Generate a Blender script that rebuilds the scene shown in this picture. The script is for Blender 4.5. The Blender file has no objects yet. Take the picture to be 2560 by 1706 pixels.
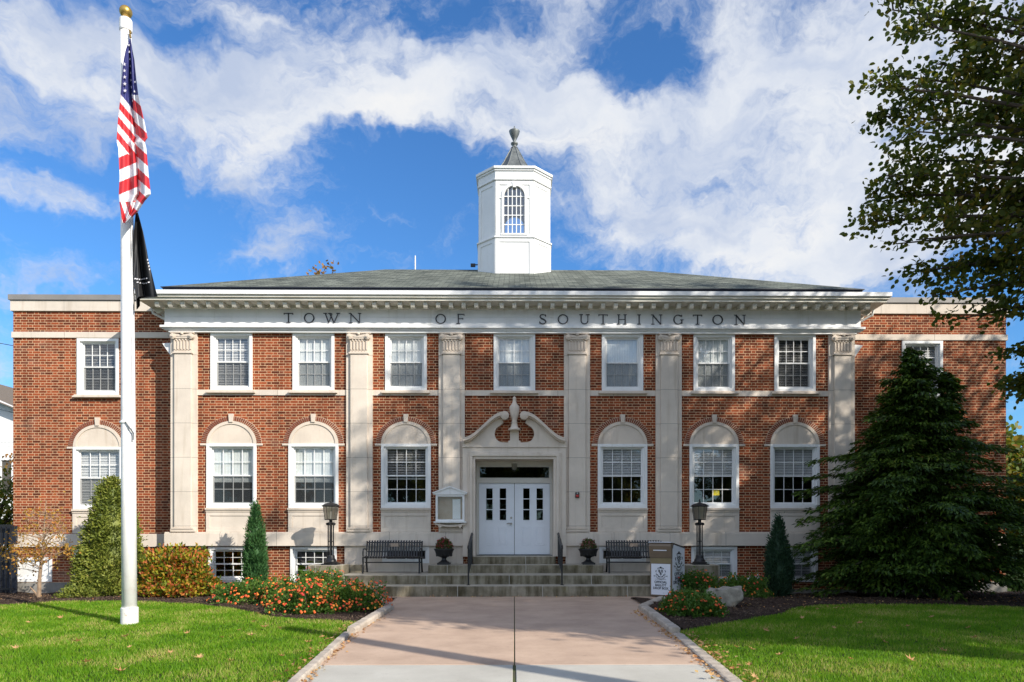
import bpy, bmesh, math, random
import numpy as np
from mathutils import Vector, Matrix
random.seed(7)
rng = np.random.default_rng(11)
R = math.radians
SC = bpy.context.scene
COL = SC.collection

# ------------------------------------------------------------------ camera
F, CX, CY, H, YAW = 1755.0, 1304.4, 1320.0, 1.70, R(0.6)
cam_d = bpy.data.cameras.new('camera')
cam = bpy.data.objects.new('camera', cam_d)
COL.objects.link(cam)
cam.location = (0, 0, H)
cam.rotation_euler = (R(90), 0, -YAW)
cam_d.sensor_width = 36
cam_d.lens = F / 2560 * 36
cam_d.shift_x = (1280 - CX) / 2560
cam_d.shift_y = (CY - 853) / 2560
cam_d.clip_end = 3000
SC.camera = cam
SC.view_settings.view_transform = 'Standard'
SC.view_settings.look = 'None'
SC.view_settings.gamma = 1
SC.view_settings.exposure = 0.50


def at(px, py, Y):
    """point of the place seen at photo pixel (px, py) at the distance Y"""
    t = (px - CX) / F
    X = Y * (t * math.cos(YAW) + math.sin(YAW)) / (math.cos(YAW) - t * math.sin(YAW))
    d = X * math.sin(YAW) + Y * math.cos(YAW)
    return Vector((X, Y, H + (CY - py) / F * d))


def gnd(px, py, z=0.0):
    """point of the ground (height z) seen at photo pixel"""
    d = F * (H - z) / (py - CY)
    t = (px - CX) / F
    return Vector((d * (math.sin(YAW) + t * math.cos(YAW)), d * (math.cos(YAW) - t * math.sin(YAW)), z))


# ------------------------------------------------------------------ sky and sun
SUN_AZ, SUN_EL = R(50), R(30)
TO_SUN = Vector((math.sin(SUN_AZ) * math.cos(SUN_EL), -math.cos(SUN_AZ) * math.cos(SUN_EL), math.sin(SUN_EL)))
sun_d = bpy.data.lights.new('sun', 'SUN')
sun_d.energy = 4.6
sun_d.angle = R(0.5)
sun_d.color = (1.0, 0.93, 0.82)
sun = bpy.data.objects.new('sun', sun_d)
COL.objects.link(sun)
sun.rotation_euler = TO_SUN.to_track_quat('Z', 'Y').to_euler()
sun.location = (30, -25, 30)

SKY_K = 0.088
CLOUD_K = 0.66
world = bpy.data.worlds.new('World')
SC.world = world
world.use_nodes = True
wt = world.node_tree
wt.nodes.clear()


class NG:
    """short node-graph writer"""
    def __init__(s, tree):
        s.t = tree

    def n(s, kind, **kw):
        nd = s.t.nodes.new(kind)
        for k, v in kw.items():
            if k == 'ins':
                for kk, vv in v.items():
                    if hasattr(vv, 'is_linked') or isinstance(vv, bpy.types.NodeSocket):
                        s.t.links.new(vv, nd.inputs[kk])
                    else:
                        nd.inputs[kk].default_value = vv
            else:
                setattr(nd, k, v)
        return nd

    def math(s, op, a, b=0.0, c=0.0, clamp=False):
        return s.n('ShaderNodeMath', operation=op, use_clamp=clamp, ins={0: a, 1: b, 2: c}).outputs[0]

    def vmath(s, op, a, b=(0, 0, 0), out=0):
        return s.n('ShaderNodeVectorMath', operation=op, ins={0: a, 1: b}).outputs[out]

    def ramp(s, fac, stops, interp='LINEAR'):
        nd = s.n('ShaderNodeValToRGB', ins={0: fac})
        cr = nd.color_ramp
        cr.interpolation = interp
        while len(cr.elements) < len(stops):
            cr.elements.new(0.5)
        for e, (p, c) in zip(cr.elements, stops):
            e.position = p
            e.color = (c, c, c, 1) if isinstance(c, (int, float)) else (*c, 1)
        return nd.outputs[0]

    def mix(s, fac, a, b, blend='MIX'):
        nd = s.n('ShaderNodeMix', data_type='RGBA', blend_type=blend)
        for i, v in ((0, fac), (6, a), (7, b)):
            if isinstance(v, bpy.types.NodeSocket):
                s.t.links.new(v, nd.inputs[i])
            else:
                nd.inputs[i].default_value = v if i == 0 else (*v[:3], 1)
        return nd.outputs[2]

    def noise(s, vec, scale, detail=4, rough=0.55, dist=0.0, out='Fac'):
        return s.n('ShaderNodeTexNoise', ins={'Vector': vec, 'Scale': scale, 'Detail': detail, 'Roughness': rough, 'Distortion': dist}).outputs[out]

    def link(s, a, b):
        s.t.links.new(a, b)


g = NG(wt)
sky = g.n('ShaderNodeTexSky', sky_type='NISHITA', sun_disc=False, sun_elevation=SUN_EL, sun_rotation=math.atan2(TO_SUN.x, TO_SUN.y),
          air_density=1.15, dust_density=0.25, ozone_density=3.0)
tc = g.n('ShaderNodeTexCoord').outputs['Generated']
# streaky cloud noise, stretched along one heading, in sky directions
warp = g.noise(tc, 2.2, 3, 0.5, out='Color')
warp2 = g.noise(tc, 7.5, 5, 0.6, out='Color')
wv = g.vmath('ADD', g.vmath('ADD', tc, g.vmath('MULTIPLY', warp, (0.14, 0.14, 0.14))), g.vmath('MULTIPLY', warp2, (0.15, 0.15, 0.15)))
rot = g.n('ShaderNodeMapping', ins={0: wv, 'Rotation': (0, R(-28), 0), 'Scale': (1.0, 1.0, 2.1)}).outputs[0]
big = g.noise(rot, 3.4, 9, 0.62, 0.2)
fine = g.noise(rot, 12.0, 7, 0.66, 0.2)
tex = g.math('ADD', g.math('MULTIPLY', big, 0.60), g.math('MULTIPLY', fine, 0.40))
# heaps (+) and gaps (-) of the cloud field: direction, half sizes, weight
BLOBS = [  # display px of the photograph /2353 wide
    (60, 70, 330, 120, .55), (330, 190, 330, 150, .36), (955, 490, 130, 35, .22), (800, 560, 120, 30, .15), (620, 300, 250, 170, .30), (150, 260, 220, 90, .22), (600, 390, 150, 70, .16), (720, 130, 220, 130, .5),
    (930, 200, 260, 160, .55), (1230, 200, 150, 190, .5), (1270, 360, 230, 150, .45), (1500, 330, 260, 160, .5), (1800, 360, 320, 170, .62),
    (2050, 420, 350, 190, .6), (1950, 120, 330, 130, .58), (1650, 30, 170, 70, .4), (1760, 560, 330, 110, .35), (2250, 250, 260, 300, .5), (1330, 40, 60, 70, .3),
    (150, 460, 190, 50, .42), (620, 555, 150, 45, .38), (430, 600, 120, 30, .16), (960, 510, 160, 50, .10), (1560, 520, 260, 80, .25), (2100, 600, 260, 70, .3),
    (510, 55, 120, 65, -.60), (1130, 40, 150, 60, -.45), (1490, 140, 170, 90, -.62), (1850, 235, 110, 45, -.45), (940, 410, 140, 90, -.42), (900, 545, 220, 55, -.22), (690, 270, 190, 110, .25), (860, 235, 150, 60, .40), (1060, 320, 90, 90, .35), (985, 250, 110, 60, .3),
    (330, 520, 140, 60, -.25), (80, 400, 200, 40, -.2), (110, 320, 260, 70, .25), (2000, 560, 350, 90, .2), (250, 165, 120, 45, -.42), (400, 330, 90, 60, -.2), (100, 570, 330, 60, -.35), (620, 640, 400, 40, -.25), (450, 510, 150, 70, -.40), (720, 470, 90, 60, -.25), (1290, 470, 60, 120, -.2), (1560, 190, 120, 40, -.2), (1420, 420, 100, 60, -.15),
]
dens = None
for bx, by, rx, ry, w in BLOBS:
    c = (at(bx * 1.088, by * 1.088, 100) - Vector((0, 0, H))).normalized()
    sx = 1.088 * rx / F * c.y
    sz = 1.088 * ry / F * c.y * max(c.y, .6)
    d = g.vmath('LENGTH', g.vmath('MULTIPLY', g.vmath('SUBTRACT', wv, tuple(c + Vector((.145, .145, .145)))), (1 / sx, 0.25 / sx, 1 / sz)), out=1)
    m = g.n('ShaderNodeMapRange', interpolation_type='SMOOTHSTEP', ins={0: d, 1: 1.7, 2: 0.0, 3: 0.0, 4: w}).outputs[0]
    dens = m if dens is None else g.math('ADD', dens, m)
# elsewhere a broken field, thickened behind the camera to add fill light
sep = g.n('ShaderNodeSeparateXYZ', ins={0: tc})
back = g.n('ShaderNodeMapRange', ins={0: sep.outputs[1], 1: 0.35, 2: -0.1, 3: 0.0, 4: 0.48}).outputs[0]
dens = g.math('ADD', g.math('MINIMUM', dens, 0.85), back)
val = g.math('ADD', g.math('MULTIPLY_ADD', dens, 0.59, 0.075), g.math('MULTIPLY', g.math('SUBTRACT', tex, 0.5), 2.2))
cov = g.n('ShaderNodeMapRange', interpolation_type='SMOOTHSTEP', ins={0: val, 1: 0.0, 2: 0.56, 3: 0.0, 4: 0.98}).outputs[0]
cov = g.math('MULTIPLY', cov, g.n('ShaderNodeMapRange', ins={0: sep.outputs[2], 1: 0.0, 2: 0.1, 3: 0.0, 4: 1.0}).outputs[0])
thick = g.noise(rot, 4.2, 5, 0.55)
ccol = g.ramp(thick, [(0.36, (0.56, 0.65, 0.84)), (0.56, (0.86, 0.90, 0.97)), (0.7, (1.0, 1.0, 1.0))])
bg1 = g.n('ShaderNodeBackground', ins={0: g.mix(1.0, sky.outputs[0], (0.55, 1.0, 1.46), 'MULTIPLY'), 1: SKY_K})
ck = g.n('ShaderNodeMapRange', ins={0: sep.outputs[1], 1: 0.3, 2: -0.5, 3: CLOUD_K, 4: CLOUD_K * 1.42}).outputs[0]   # clouds brightened behind the camera, out of view, to lift the facade's shade
bg2 = g.n('ShaderNodeBackground', ins={0: ccol, 1: ck})
mx = g.n('ShaderNodeMixShader', ins={0: cov, 1: bg1.outputs[0], 2: bg2.outputs[0]})
g.link(mx.outputs[0], g.n('ShaderNodeOutputWorld').inputs[0])


# ------------------------------------------------------------------ materials
def newmat(name):
    m = bpy.data.materials.new(name)
    m.use_nodes = True
    m.node_tree.nodes.clear()
    return m, NG(m.node_tree)


def finish(g, color, rough=0.6, bump=None, bump_d=0.01, metal=0.0, spec=0.5, **ins):
    b = g.n('ShaderNodeBsdfPrincipled')
    for k, v in (('Base Color', color), ('Roughness', rough), ('Metallic', metal), ('Specular IOR Level', spec), *ins.items()):
        if isinstance(v, bpy.types.NodeSocket):
            g.link(v, b.inputs[k])
        else:
            b.inputs[k].default_value = (*v, 1) if k == 'Base Color' else v
    if bump is not None:
        bn = g.n('ShaderNodeBump', ins={'Height': bump, 'Distance': bump_d, 'Strength': 0.8})
        g.link(bn.outputs[0], b.inputs['Normal'])
    g.link(b.outputs[0], g.n('ShaderNodeOutputMaterial').inputs[0])
    return b


def pos(g):
    return g.n('ShaderNodeNewGeometry').outputs['Position']


def objc(g):
    return g.n('ShaderNodeTexCoord').outputs['Object']


def plain(name, c1, c2=None, scale=4.0, rough=0.6, bump=0.0, bscale=60, metal=0.0, detail=5, spec=0.5, contrast=(0.35, 0.65), **ins):
    m, g = newmat(name)
    p = objc(g)
    c2 = c2 or tuple(x * 0.8 for x in c1)
    col = g.ramp(g.noise(p, scale, detail, 0.6), [(contrast[0], c2), (contrast[1], c1)])
    b = g.noise(p, bscale, 4, 0.6) if bump else None
    finish(g, col, rough, b, bump, metal, spec, **ins)
    return m


def brick_mat(name, c1, c2, mortar):
    m, g = newmat(name)
    p = pos(g)
    s = g.n('ShaderNodeSeparateXYZ', ins={0: p})
    u = g.math('ADD', s.outputs[0], s.outputs[1])
    wob = g.math('MULTIPLY', g.math('SUBTRACT', g.noise(p, 9, 2), 0.5), 0.006)
    # Flemish bond: stretcher and header alternate in every course
    rowf = g.math('DIVIDE', g.math('ADD', s.outputs[2], wob), 0.0745)
    row = g.math('FLOOR', rowf)
    uf = g.math('ADD', g.math('DIVIDE', u, 0.345), g.math('MULTIPLY', g.math('MODULO', g.math('ADD', row, 100.0), 2.0), 0.5))
    uc = g.math('FRACT', uf)
    head = g.math('GREATER_THAN', uc, 0.675)
    j1 = g.math('LESS_THAN', uc, 0.036)
    j2 = g.math('LESS_THAN', g.math('ABSOLUTE', g.math('SUBTRACT', uc, 0.675)), 0.018)
    bedj = g.math('LESS_THAN', g.math('FRACT', rowf), 0.185)
    jt = g.math('MAXIMUM', bedj, g.math('MAXIMUM', j1, j2))
    bid = g.n('ShaderNodeCombineXYZ', ins={0: g.math('ADD', g.math('MULTIPLY', g.math('FLOOR', uf), 2.0), head), 1: row, 2: 0.0}).outputs[0]
    rnd = g.n('ShaderNodeTexWhiteNoise', noise_dimensions='3D', ins={'Vector': bid}).outputs['Value']
    bc_ = g.ramp(rnd, [(0.0, tuple(x * .62 for x in c2)), (0.25, c2), (0.75, c1), (1.0, tuple(x * 1.15 for x in c1))])
    cbr = g.mix(jt, bc_, mortar)
    tint = g.ramp(g.noise(p, 0.7, 4, 0.6), [(0.3, (0.80, 0.78, 0.78)), (0.7, (1.12, 1.1, 1.08))])
    speck = g.ramp(g.noise(p, 30, 3), [(0.3, 0.82), (0.7, 1.12)])
    col = g.mix(1.0, g.mix(1.0, cbr, tint, 'MULTIPLY'), speck, 'MULTIPLY')
    bloom = g.ramp(g.noise(g.vmath('MULTIPLY', p, (0.9, 0.9, 1.4)), 0.8, 5, 0.6), [(0.60, 0.0), (0.75, 0.22)])
    col = g.mix(bloom, col, (0.50, 0.36, 0.28))
    soot = g.ramp(g.noise(g.vmath('MULTIPLY', p, (3.0, 3.0, 0.35)), 1.0, 5, 0.65), [(0.30, 0.68), (0.48, 1.0)])
    col = g.mix(1.0, col, soot, 'MULTIPLY')
    hgt = g.math('ADD', g.math('MULTIPLY', jt, -1.0), g.math('MULTIPLY', g.noise(p, 90, 3), 0.3))
    finish(g, col, 0.88, hgt, 0.006, spec=0.25)
    return m


def stone_mat(name, c, joint_z=None, joint_x=None, dark=0.84):
    m, g = newmat(name)
    p = pos(g)
    s = g.n('ShaderNodeSeparateXYZ', ins={0: p})
    col = g.ramp(g.noise(p, 1.3, 6, 0.65), [(0.3, tuple(x * 0.86 for x in c)), (0.7, tuple(min(1, x * 1.06) for x in c))])
    streak = g.noise(g.vmath('MULTIPLY', p, (7.0, 7.0, 0.55)), 1.0, 4, 0.6)
    col = g.mix(1.0, col, g.ramp(streak, [(0.26, (dark, dark * .97, dark * .93)), (0.46, (1, 1, 1))]), 'MULTIPLY')
    for axis, sp in ((2, joint_z), (0, joint_x)):
        if sp:
            fr = g.math('FRACT', g.math('DIVIDE', g.math('ADD', s.outputs[axis], sp[1]), sp[0]))
            ln = g.math('LESS_THAN', fr, 0.011 / sp[0])
            col = g.mix(ln, col, tuple(x * 0.42 for x in c))
    finish(g, col, 0.85, g.noise(p, 45, 4), 0.004, spec=0.25)
    return m


def leaf_mat(name, stops, trans=0.35, rough=0.55, patch=(1.6, 0.9)):
    m, g = newmat(name)
    ri = g.n('ShaderNodeNewGeometry').outputs['Random Per Island']
    n = g.noise(pos(g), patch[0], 4)
    f = g.math('ADD', g.math('MULTIPLY', ri, 0.7), g.math('MULTIPLY', g.math('SUBTRACT', n, 0.35), patch[1]), clamp=True)
    col = g.ramp(f, stops)
    b = g.n('ShaderNodeBsdfPrincipled', ins={'Roughness': rough, 'Specular IOR Level': 0.3})
    g.link(col, b.inputs['Base Color'])
    t = g.n('ShaderNodeBsdfTranslucent')
    g.link(g.mix(1.0, col, (1.5, 1.5, 0.8), 'MULTIPLY'), t.inputs[0])
    mxs = g.n('ShaderNodeMixShader', ins={0: trans, 1: b.outputs[0], 2: t.outputs[0]})
    g.link(mxs.outputs[0], g.n('ShaderNodeOutputMaterial').inputs[0])
    return m


def glass_mat(name, tint=(0.9, 0.95, 0.95), refl=1.0):
    m, g = newmat(name)
    fc = g.n('ShaderNodeLayerWeight', ins={0: 0.5}).outputs['Facing']
    fac = g.math('MULTIPLY_ADD', g.math('POWER', fc, 5.0), 0.8, 0.075 * refl, clamp=True)
    wob = g.n('ShaderNodeBump', ins={'Height': g.noise(pos(g), 2.5, 2), 'Distance': 0.01, 'Strength': 0.25})
    gl = g.n('ShaderNodeBsdfGlossy', ins={'Roughness': 0.02, 'Normal': wob.outputs[0]})
    tr = g.n('ShaderNodeBsdfTransparent', ins={0: (*tint, 1)})
    mxs = g.n('ShaderNodeMixShader', ins={0: fac, 1: tr.outputs[0], 2: gl.outputs[0]})
    g.link(mxs.outputs[0], g.n('ShaderNodeOutputMaterial').inputs[0])
    return m


M = {}
M['brick'] = brick_mat('brick', (0.285, 0.066, 0.023), (0.165, 0.038, 0.015), (0.67, 0.45, 0.275))
M['brick_plain'] = plain('voussoir_brick', (0.24, 0.056, 0.022), (0.14, 0.034, 0.015), 14, 0.88, 0.003)
M['mortar'] = plain('mortar', (0.60, 0.47, 0.35), None, 20, 0.9)
LIME = (0.67, 0.59, 0.505)
M['lime'] = stone_mat('limestone', LIME)
M['lime_shaft'] = stone_mat('limestone_shaft', LIME, joint_z=(0.943, 0.14))
M['lime_band'] = stone_mat('limestone_band', LIME, joint_x=(1.55, 0.35), dark=0.8)
M['lime_cap'] = stone_mat('limestone_carved', (0.66, 0.57, 0.48), dark=0.85)


def paint(name, c, low, rough):
    m, g = newmat(name)
    p = pos(g)
    col = g.ramp(g.noise(p, 1.7, 6, 0.65), [(0.32, tuple(x * low for x in c)), (0.6, c)])
    drip = g.ramp(g.noise(g.vmath('MULTIPLY', p, (9.0, 9.0, 0.5)), 1.0, 5, 0.65), [(0.27, (.86, .85, .81)), (0.43, (1, 1, 1))])
    col = g.mix(1.0, col, drip, 'MULTIPLY')
    finish(g, col, rough, g.noise(p, 50, 4), 0.0015)
    return m


M['white'] = paint('white_paint', (0.80, 0.80, 0.79), 0.93, 0.5)
M['frieze'] = paint('frieze_paint', (0.79, 0.79, 0.79), 0.88, 0.62)
M['cream'] = plain('cream_in_shade', (0.70, 0.67, 0.59), (0.58, 0.55, 0.47), 2.2, 0.55, 0.001)  # cornice cream with the soffit's shade toned into it
M['copper'] = plain('grey_copper', (0.20, 0.215, 0.21), (0.11, 0.12, 0.12), 5, 0.5, 0.002, metal=0.4)
M['coping'] = plain('coping_metal', (0.24, 0.225, 0.215), (0.2, 0.19, 0.18), 2, 0.5)
M['darkedge'] = plain('eave_metal', (0.018, 0.022, 0.035), None, 5, 0.5)
M['concrete'] = plain('foundation_concrete', (0.30, 0.28, 0.25), (0.21, 0.2, 0.18), 3, 0.9, 0.003)
M['black'] = plain('black_iron', (0.016, 0.016, 0.018), (0.010, 0.010, 0.011), 9, 0.42, 0.001)
M['pewter'] = plain('pewter', (0.42, 0.41, 0.39), None, 30, 0.35, metal=0.9)
M['door'] = plain('door_paint', (0.76, 0.79, 0.84), (0.72, 0.75, 0.80), 2, 0.4)
M['frame'] = plain('door_frame', (0.62, 0.59, 0.53), (0.56, 0.53, 0.47), 3, 0.5)
M['room'] = plain('dark_room_wall', (0.10, 0.095, 0.085), (0.06, 0.055, 0.05), 0.8, 0.9)  # dark grey painted in so the rooms behind the windows read unlit
M['glass'] = glass_mat('window_glass', (0.98, 0.98, 0.98), 1.7)
M['caseglass'] = glass_mat('case_glass', (0.97, 0.97, 0.96), 0.35)
M['darkglass'] = glass_mat('transom_glass', (0.16, 0.14, 0.12), 1.1)
M['blind'] = plain('blind', (0.74, 0.75, 0.74), (0.68, 0.69, 0.69), 2, 0.6)
M['shade'] = plain('shade_cloth', (0.66, 0.70, 0.69), (0.58, 0.62, 0.62), 1.2, 0.8)
M['letters'] = plain('letter_metal', (0.020, 0.020, 0.024), None, 12, 0.45)
M['gold'] = plain('gilt', (0.55, 0.36, 0.10), (0.42, 0.26, 0.06), 9, 0.38, metal=0.75)
M['pole'] = plain('pole_paint', (0.82, 0.81, 0.80), (0.74, 0.70, 0.68), 6, 0.5, 0.001, contrast=(0.25, 0.5))
M['collar'] = plain('chipped_paint', (0.76, 0.74, 0.71), (0.42, 0.27, 0.17), 16, 0.7, 0.002, contrast=(0.30, 0.44))
M['red'] = plain('flag_red', (0.60, 0.025, 0.035), (0.50, 0.02, 0.03), 6, 0.7)
M['flagwhite'] = plain('flag_white', (0.80, 0.78, 0.80), (0.72, 0.70, 0.74), 6, 0.7)
M['blue'] = plain('flag_blue', (0.050, 0.055, 0.22), (0.035, 0.04, 0.17), 6, 0.7)
M['blackcloth'] = plain('black_cloth', (0.022, 0.023, 0.026), (0.014, 0.014, 0.016), 6, 0.6)
M['bark'] = plain('bark', (0.10, 0.075, 0.055), (0.05, 0.038, 0.03), 9, 0.95, 0.01, 30)
M['twig'] = plain('pale_twig', (0.33, 0.23, 0.15), (0.22, 0.15, 0.1), 9, 0.9)
M['rock'] = plain('boulder_stone', (0.42, 0.375, 0.31), (0.22, 0.195, 0.16), 5, 0.9, 0.02, 14)
M['boxbrown'] = plain('bronze_paint', (0.20, 0.145, 0.095), (0.18, 0.13, 0.085), 4, 0.45)
M['boxgold'] = plain('bronze_band', (0.235, 0.18, 0.085), None, 4, 0.4)
M['signwhite'] = plain('sign_white', (0.76, 0.77, 0.82), (0.73, 0.74, 0.79), 3, 0.5)
M['ink'] = plain('ink', (0.03, 0.032, 0.04), None, 5, 0.6)
M['inkgrey'] = plain('grey_ink', (0.22, 0.22, 0.22), None, 5, 0.6)
M['cork'] = plain('cork', (0.36, 0.26, 0.19), (0.45, 0.36, 0.28), 3, 0.9)
M['paper'] = plain('paper', (0.78, 0.79, 0.80), (0.72, 0.73, 0.75), 6, 0.7)
M['yellow'] = plain('yellow_paper', (0.75, 0.62, 0.02), None, 6, 0.7)
M['redlens'] = plain('red_lens', (0.55, 0.03, 0.02), None, 6, 0.3)
M['curb'] = plain('granite_curb', (0.52, 0.45, 0.37), (0.32, 0.27, 0.22), 5, 0.92, 0.012, 22)


def step_stone():
    m, g = newmat('step_stone')
    p = pos(g)
    c = g.ramp(g.noise(p, 2.2, 6, 0.65), [(0.3, (0.13, 0.115, 0.085)), (0.5, (0.23, 0.205, 0.16)), (0.7, (0.33, 0.305, 0.26))])
    nz = g.n('ShaderNodeSeparateXYZ', ins={0: g.n('ShaderNodeNewGeometry').outputs['Normal']}).outputs[2]
    streak = g.noise(g.vmath('MULTIPLY', p, (5.0, 2.0, 0.7)), 1.0, 5, 0.65)
    st = g.ramp(streak, [(0.36, (0.45, 0.42, 0.32)), (0.58, (1.1, 1.08, 1.0))])
    c = g.mix(1.0, c, st, 'MULTIPLY')
    c = g.mix(g.math('MULTIPLY', g.math('GREATER_THAN', nz, 0.8), 0.55), c, (0.50, 0.465, 0.40))   # up-facing treads mixed paler
    moss = g.ramp(g.noise(p, 1.1, 5, 0.7), [(0.58, 0.0), (0.72, 0.5)])
    c = g.mix(moss, c, (0.19, 0.16, 0.045))
    sx = g.n('ShaderNodeSeparateXYZ', ins={0: p})
    fr = g.math('FRACT', g.math('DIVIDE', g.math('ADD', sx.outputs[0], g.math('MULTIPLY', g.math('FLOOR', g.math('MULTIPLY', sx.outputs[1], 1.6)), 0.83)), 2.1))
    c = g.mix(g.math('LESS_THAN', fr, 0.007), c, (0.42, 0.40, 0.36))
    finish(g, c, 0.9, g.noise(p, 26, 5, 0.65), 0.012, spec=0.25)
    return m


M['step'] = step_stone()


def shingle():
    m, g = newmat('roof_shingle')
    p = pos(g)
    s = g.n('ShaderNodeSeparateXYZ', ins={0: p})
    v = g.n('ShaderNodeCombineXYZ', ins={0: s.outputs[0], 1: g.math('MULTIPLY', s.outputs[2], 2.37), 2: 0.0}).outputs[0]
    br = g.n('ShaderNodeTexBrick', offset=0.5, squash=1.0, ins={'Vector': v, 'Color1': (0.19, 0.205, 0.172, 1), 'Color2': (0.080, 0.090, 0.078, 1),
             'Mortar': (0.05, 0.055, 0.048, 1), 'Scale': 1.0, 'Mortar Size': 0.012, 'Mortar Smooth': 0.3, 'Brick Width': 0.31, 'Row Height': 0.145})
    c = g.mix(1.0, br.outputs[0], g.ramp(g.noise(p, 1.2, 5, 0.6), [(0.3, 0.72), (0.7, 1.25)]), 'MULTIPLY')
    c = g.mix(1.0, c, g.ramp(g.noise(p, 55, 3), [(0.3, 0.75), (0.7, 1.25)]), 'MULTIPLY')
    finish(g, c, 0.92, g.math('ADD', g.math('MULTIPLY', br.outputs[1], -1), g.noise(p, 60, 3)), 0.012, spec=0.2)
    return m


M['shingle'] = shingle()


def concrete(name, c1, c2, seam=True):
    m, g = newmat(name)
    p = pos(g)
    c = g.ramp(g.noise(p, 1.0, 7, 0.68), [(0.3, c2), (0.68, c1)])
    c = g.mix(1.0, c, g.ramp(g.noise(p, 160, 2), [(0.3, 0.86), (0.7, 1.1)]), 'MULTIPLY')
    sp = g.ramp(g.noise(p, 7, 6, 0.7), [(0.60, 0.0), (0.74, 0.45)])
    c = g.mix(sp, c, tuple(x * 0.5 for x in c2))
    finish(g, c, 0.9, g.noise(p, 120, 4, 0.6), 0.004, spec=0.25)
    return m


M['pink'] = concrete('pink_concrete', (0.57, 0.42, 0.315), (0.40, 0.285, 0.212))
M['grey'] = concrete('grey_concrete', (0.53, 0.51, 0.45), (0.42, 0.40, 0.35))
M['asphalt'] = plain('asphalt', (0.06, 0.06, 0.062), (0.042, 0.042, 0.044), 2, 0.92, 0.004, 120)
M['joint'] = plain('joint_dirt', (0.06, 0.055, 0.035), (0.07, 0.09, 0.02), 3, 0.95)
M['mulch'] = plain('mulch', (0.085, 0.056, 0.042), (0.026, 0.018, 0.014), 30, 0.97, 0.03, 45, spec=0.1)
M['soil'] = plain('soil', (0.045, 0.075, 0.014), (0.03, 0.045, 0.012), 1.4, 0.95, 0.02, 20, spec=0.1)
M['chip'] = leaf_mat('wood_chip', [(0.0, (0.04, 0.026, 0.02)), (0.6, (0.11, 0.075, 0.055)), (0.88, (0.20, 0.14, 0.09)), (1.0, (0.36, 0.28, 0.19))], 0.0, 0.9)
M['grass'] = leaf_mat('grass_blade', [(0.0, (0.065, 0.165, 0.006)), (0.45, (0.13, 0.29, 0.008)), (0.75, (0.19, 0.34, 0.016)), (0.90, (0.32, 0.38, 0.06)), (1.0, (0.50, 0.44, 0.16))], 0.4, patch=(0.9, 1.7))
M['dryleaf'] = leaf_mat('dry_leaf', [(0.0, (0.30, 0.12, 0.04)), (0.5, (0.46, 0.24, 0.10)), (0.8, (0.58, 0.38, 0.18)), (1.0, (0.55, 0.42, 0.05))], 0.2)
M['maple'] = leaf_mat('maple_leaf', [(0.0, (0.040, 0.065, 0.012)), (0.5, (0.090, 0.115, 0.018)), (0.8, (0.17, 0.15, 0.024)), (1.0, (0.28, 0.15, 0.03))], 0.5)
M['hemlock'] = leaf_mat('hemlock_needle', [(0.0, (0.014, 0.034, 0.006)), (0.5, (0.045, 0.095, 0.011)), (0.82, (0.11, 0.18, 0.018)), (0.96, (0.13, 0.17, 0.025)), (1.0, (0.18, 0.09, 0.03))], 0.15)
M['spruce'] = leaf_mat('spruce_needle', [(0.0, (0.045, 0.070, 0.012)), (0.45, (0.14, 0.175, 0.026)), (0.85, (0.25, 0.265, 0.045)), (1.0, (0.32, 0.25, 0.08))], 0.1)
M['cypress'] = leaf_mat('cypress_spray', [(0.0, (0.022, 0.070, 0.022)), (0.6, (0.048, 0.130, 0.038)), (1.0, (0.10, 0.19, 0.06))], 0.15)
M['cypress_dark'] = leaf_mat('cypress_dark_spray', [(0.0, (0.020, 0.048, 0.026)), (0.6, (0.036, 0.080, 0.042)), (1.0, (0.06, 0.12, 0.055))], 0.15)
M['autumn'] = leaf_mat('autumn_leaf', [(0.0, (0.03, 0.055, 0.008)), (0.28, (0.07, 0.11, 0.010)), (0.42, (0.24, 0.28, 0.022)), (0.55, (0.40, 0.34, 0.03)), (0.66, (0.50, 0.17, 0.03)), (0.8, (0.50, 0.12, 0.06)), (0.9, (0.12, 0.14, 0.015)), (1.0, (0.34, 0.42, 0.035))], 0.35)
M['gold_leaf'] = leaf_mat('gold_leaf', [(0.0, (0.22, 0.15, 0.03)), (0.5, (0.46, 0.27, 0.05)), (0.85, (0.52, 0.20, 0.05)), (1.0, (0.30, 0.28, 0.05))], 0.35)
M['lantana'] = leaf_mat('lantana_leaf', [(0.0, (0.035, 0.090, 0.014)), (0.6, (0.085, 0.17, 0.026)), (1.0, (0.16, 0.24, 0.04))], 0.3)
M['bloom'] = leaf_mat('bloom_orange', [(0.0, (0.55, 0.04, 0.035)), (0.35, (0.74, 0.10, 0.04)), (0.7, (0.82, 0.22, 0.04)), (1.0, (0.84, 0.42, 0.06))], 0.2)
M['mumleaf'] = leaf_mat('mum_leaf', [(0.0, (0.05, 0.075, 0.02)), (1.0, (0.12, 0.14, 0.035))], 0.25)
M['mumred'] = leaf_mat('mum_red', [(0.0, (0.26, 0.02, 0.04)), (0.6, (0.42, 0.05, 0.08)), (1.0, (0.55, 0.18, 0.20))], 0.2)
M['mumpink'] = leaf_mat('mum_pink', [(0.0, (0.28, 0.07, 0.08)), (0.6, (0.42, 0.14, 0.14)), (1.0, (0.50, 0.25, 0.22))], 0.2)
M['backtree'] = leaf_mat('far_tree_leaf', [(0.0, (0.05, 0.09, 0.012)), (0.5, (0.11, 0.15, 0.02)), (0.8, (0.26, 0.17, 0.025)), (1.0, (0.34, 0.12, 0.03))], 0.35)
M['rust_tree'] = leaf_mat('rust_tree_leaf', [(0.0, (0.16, 0.09, 0.03)), (0.6, (0.30, 0.15, 0.05)), (1.0, (0.12, 0.15, 0.03))], 0.3)
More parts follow.
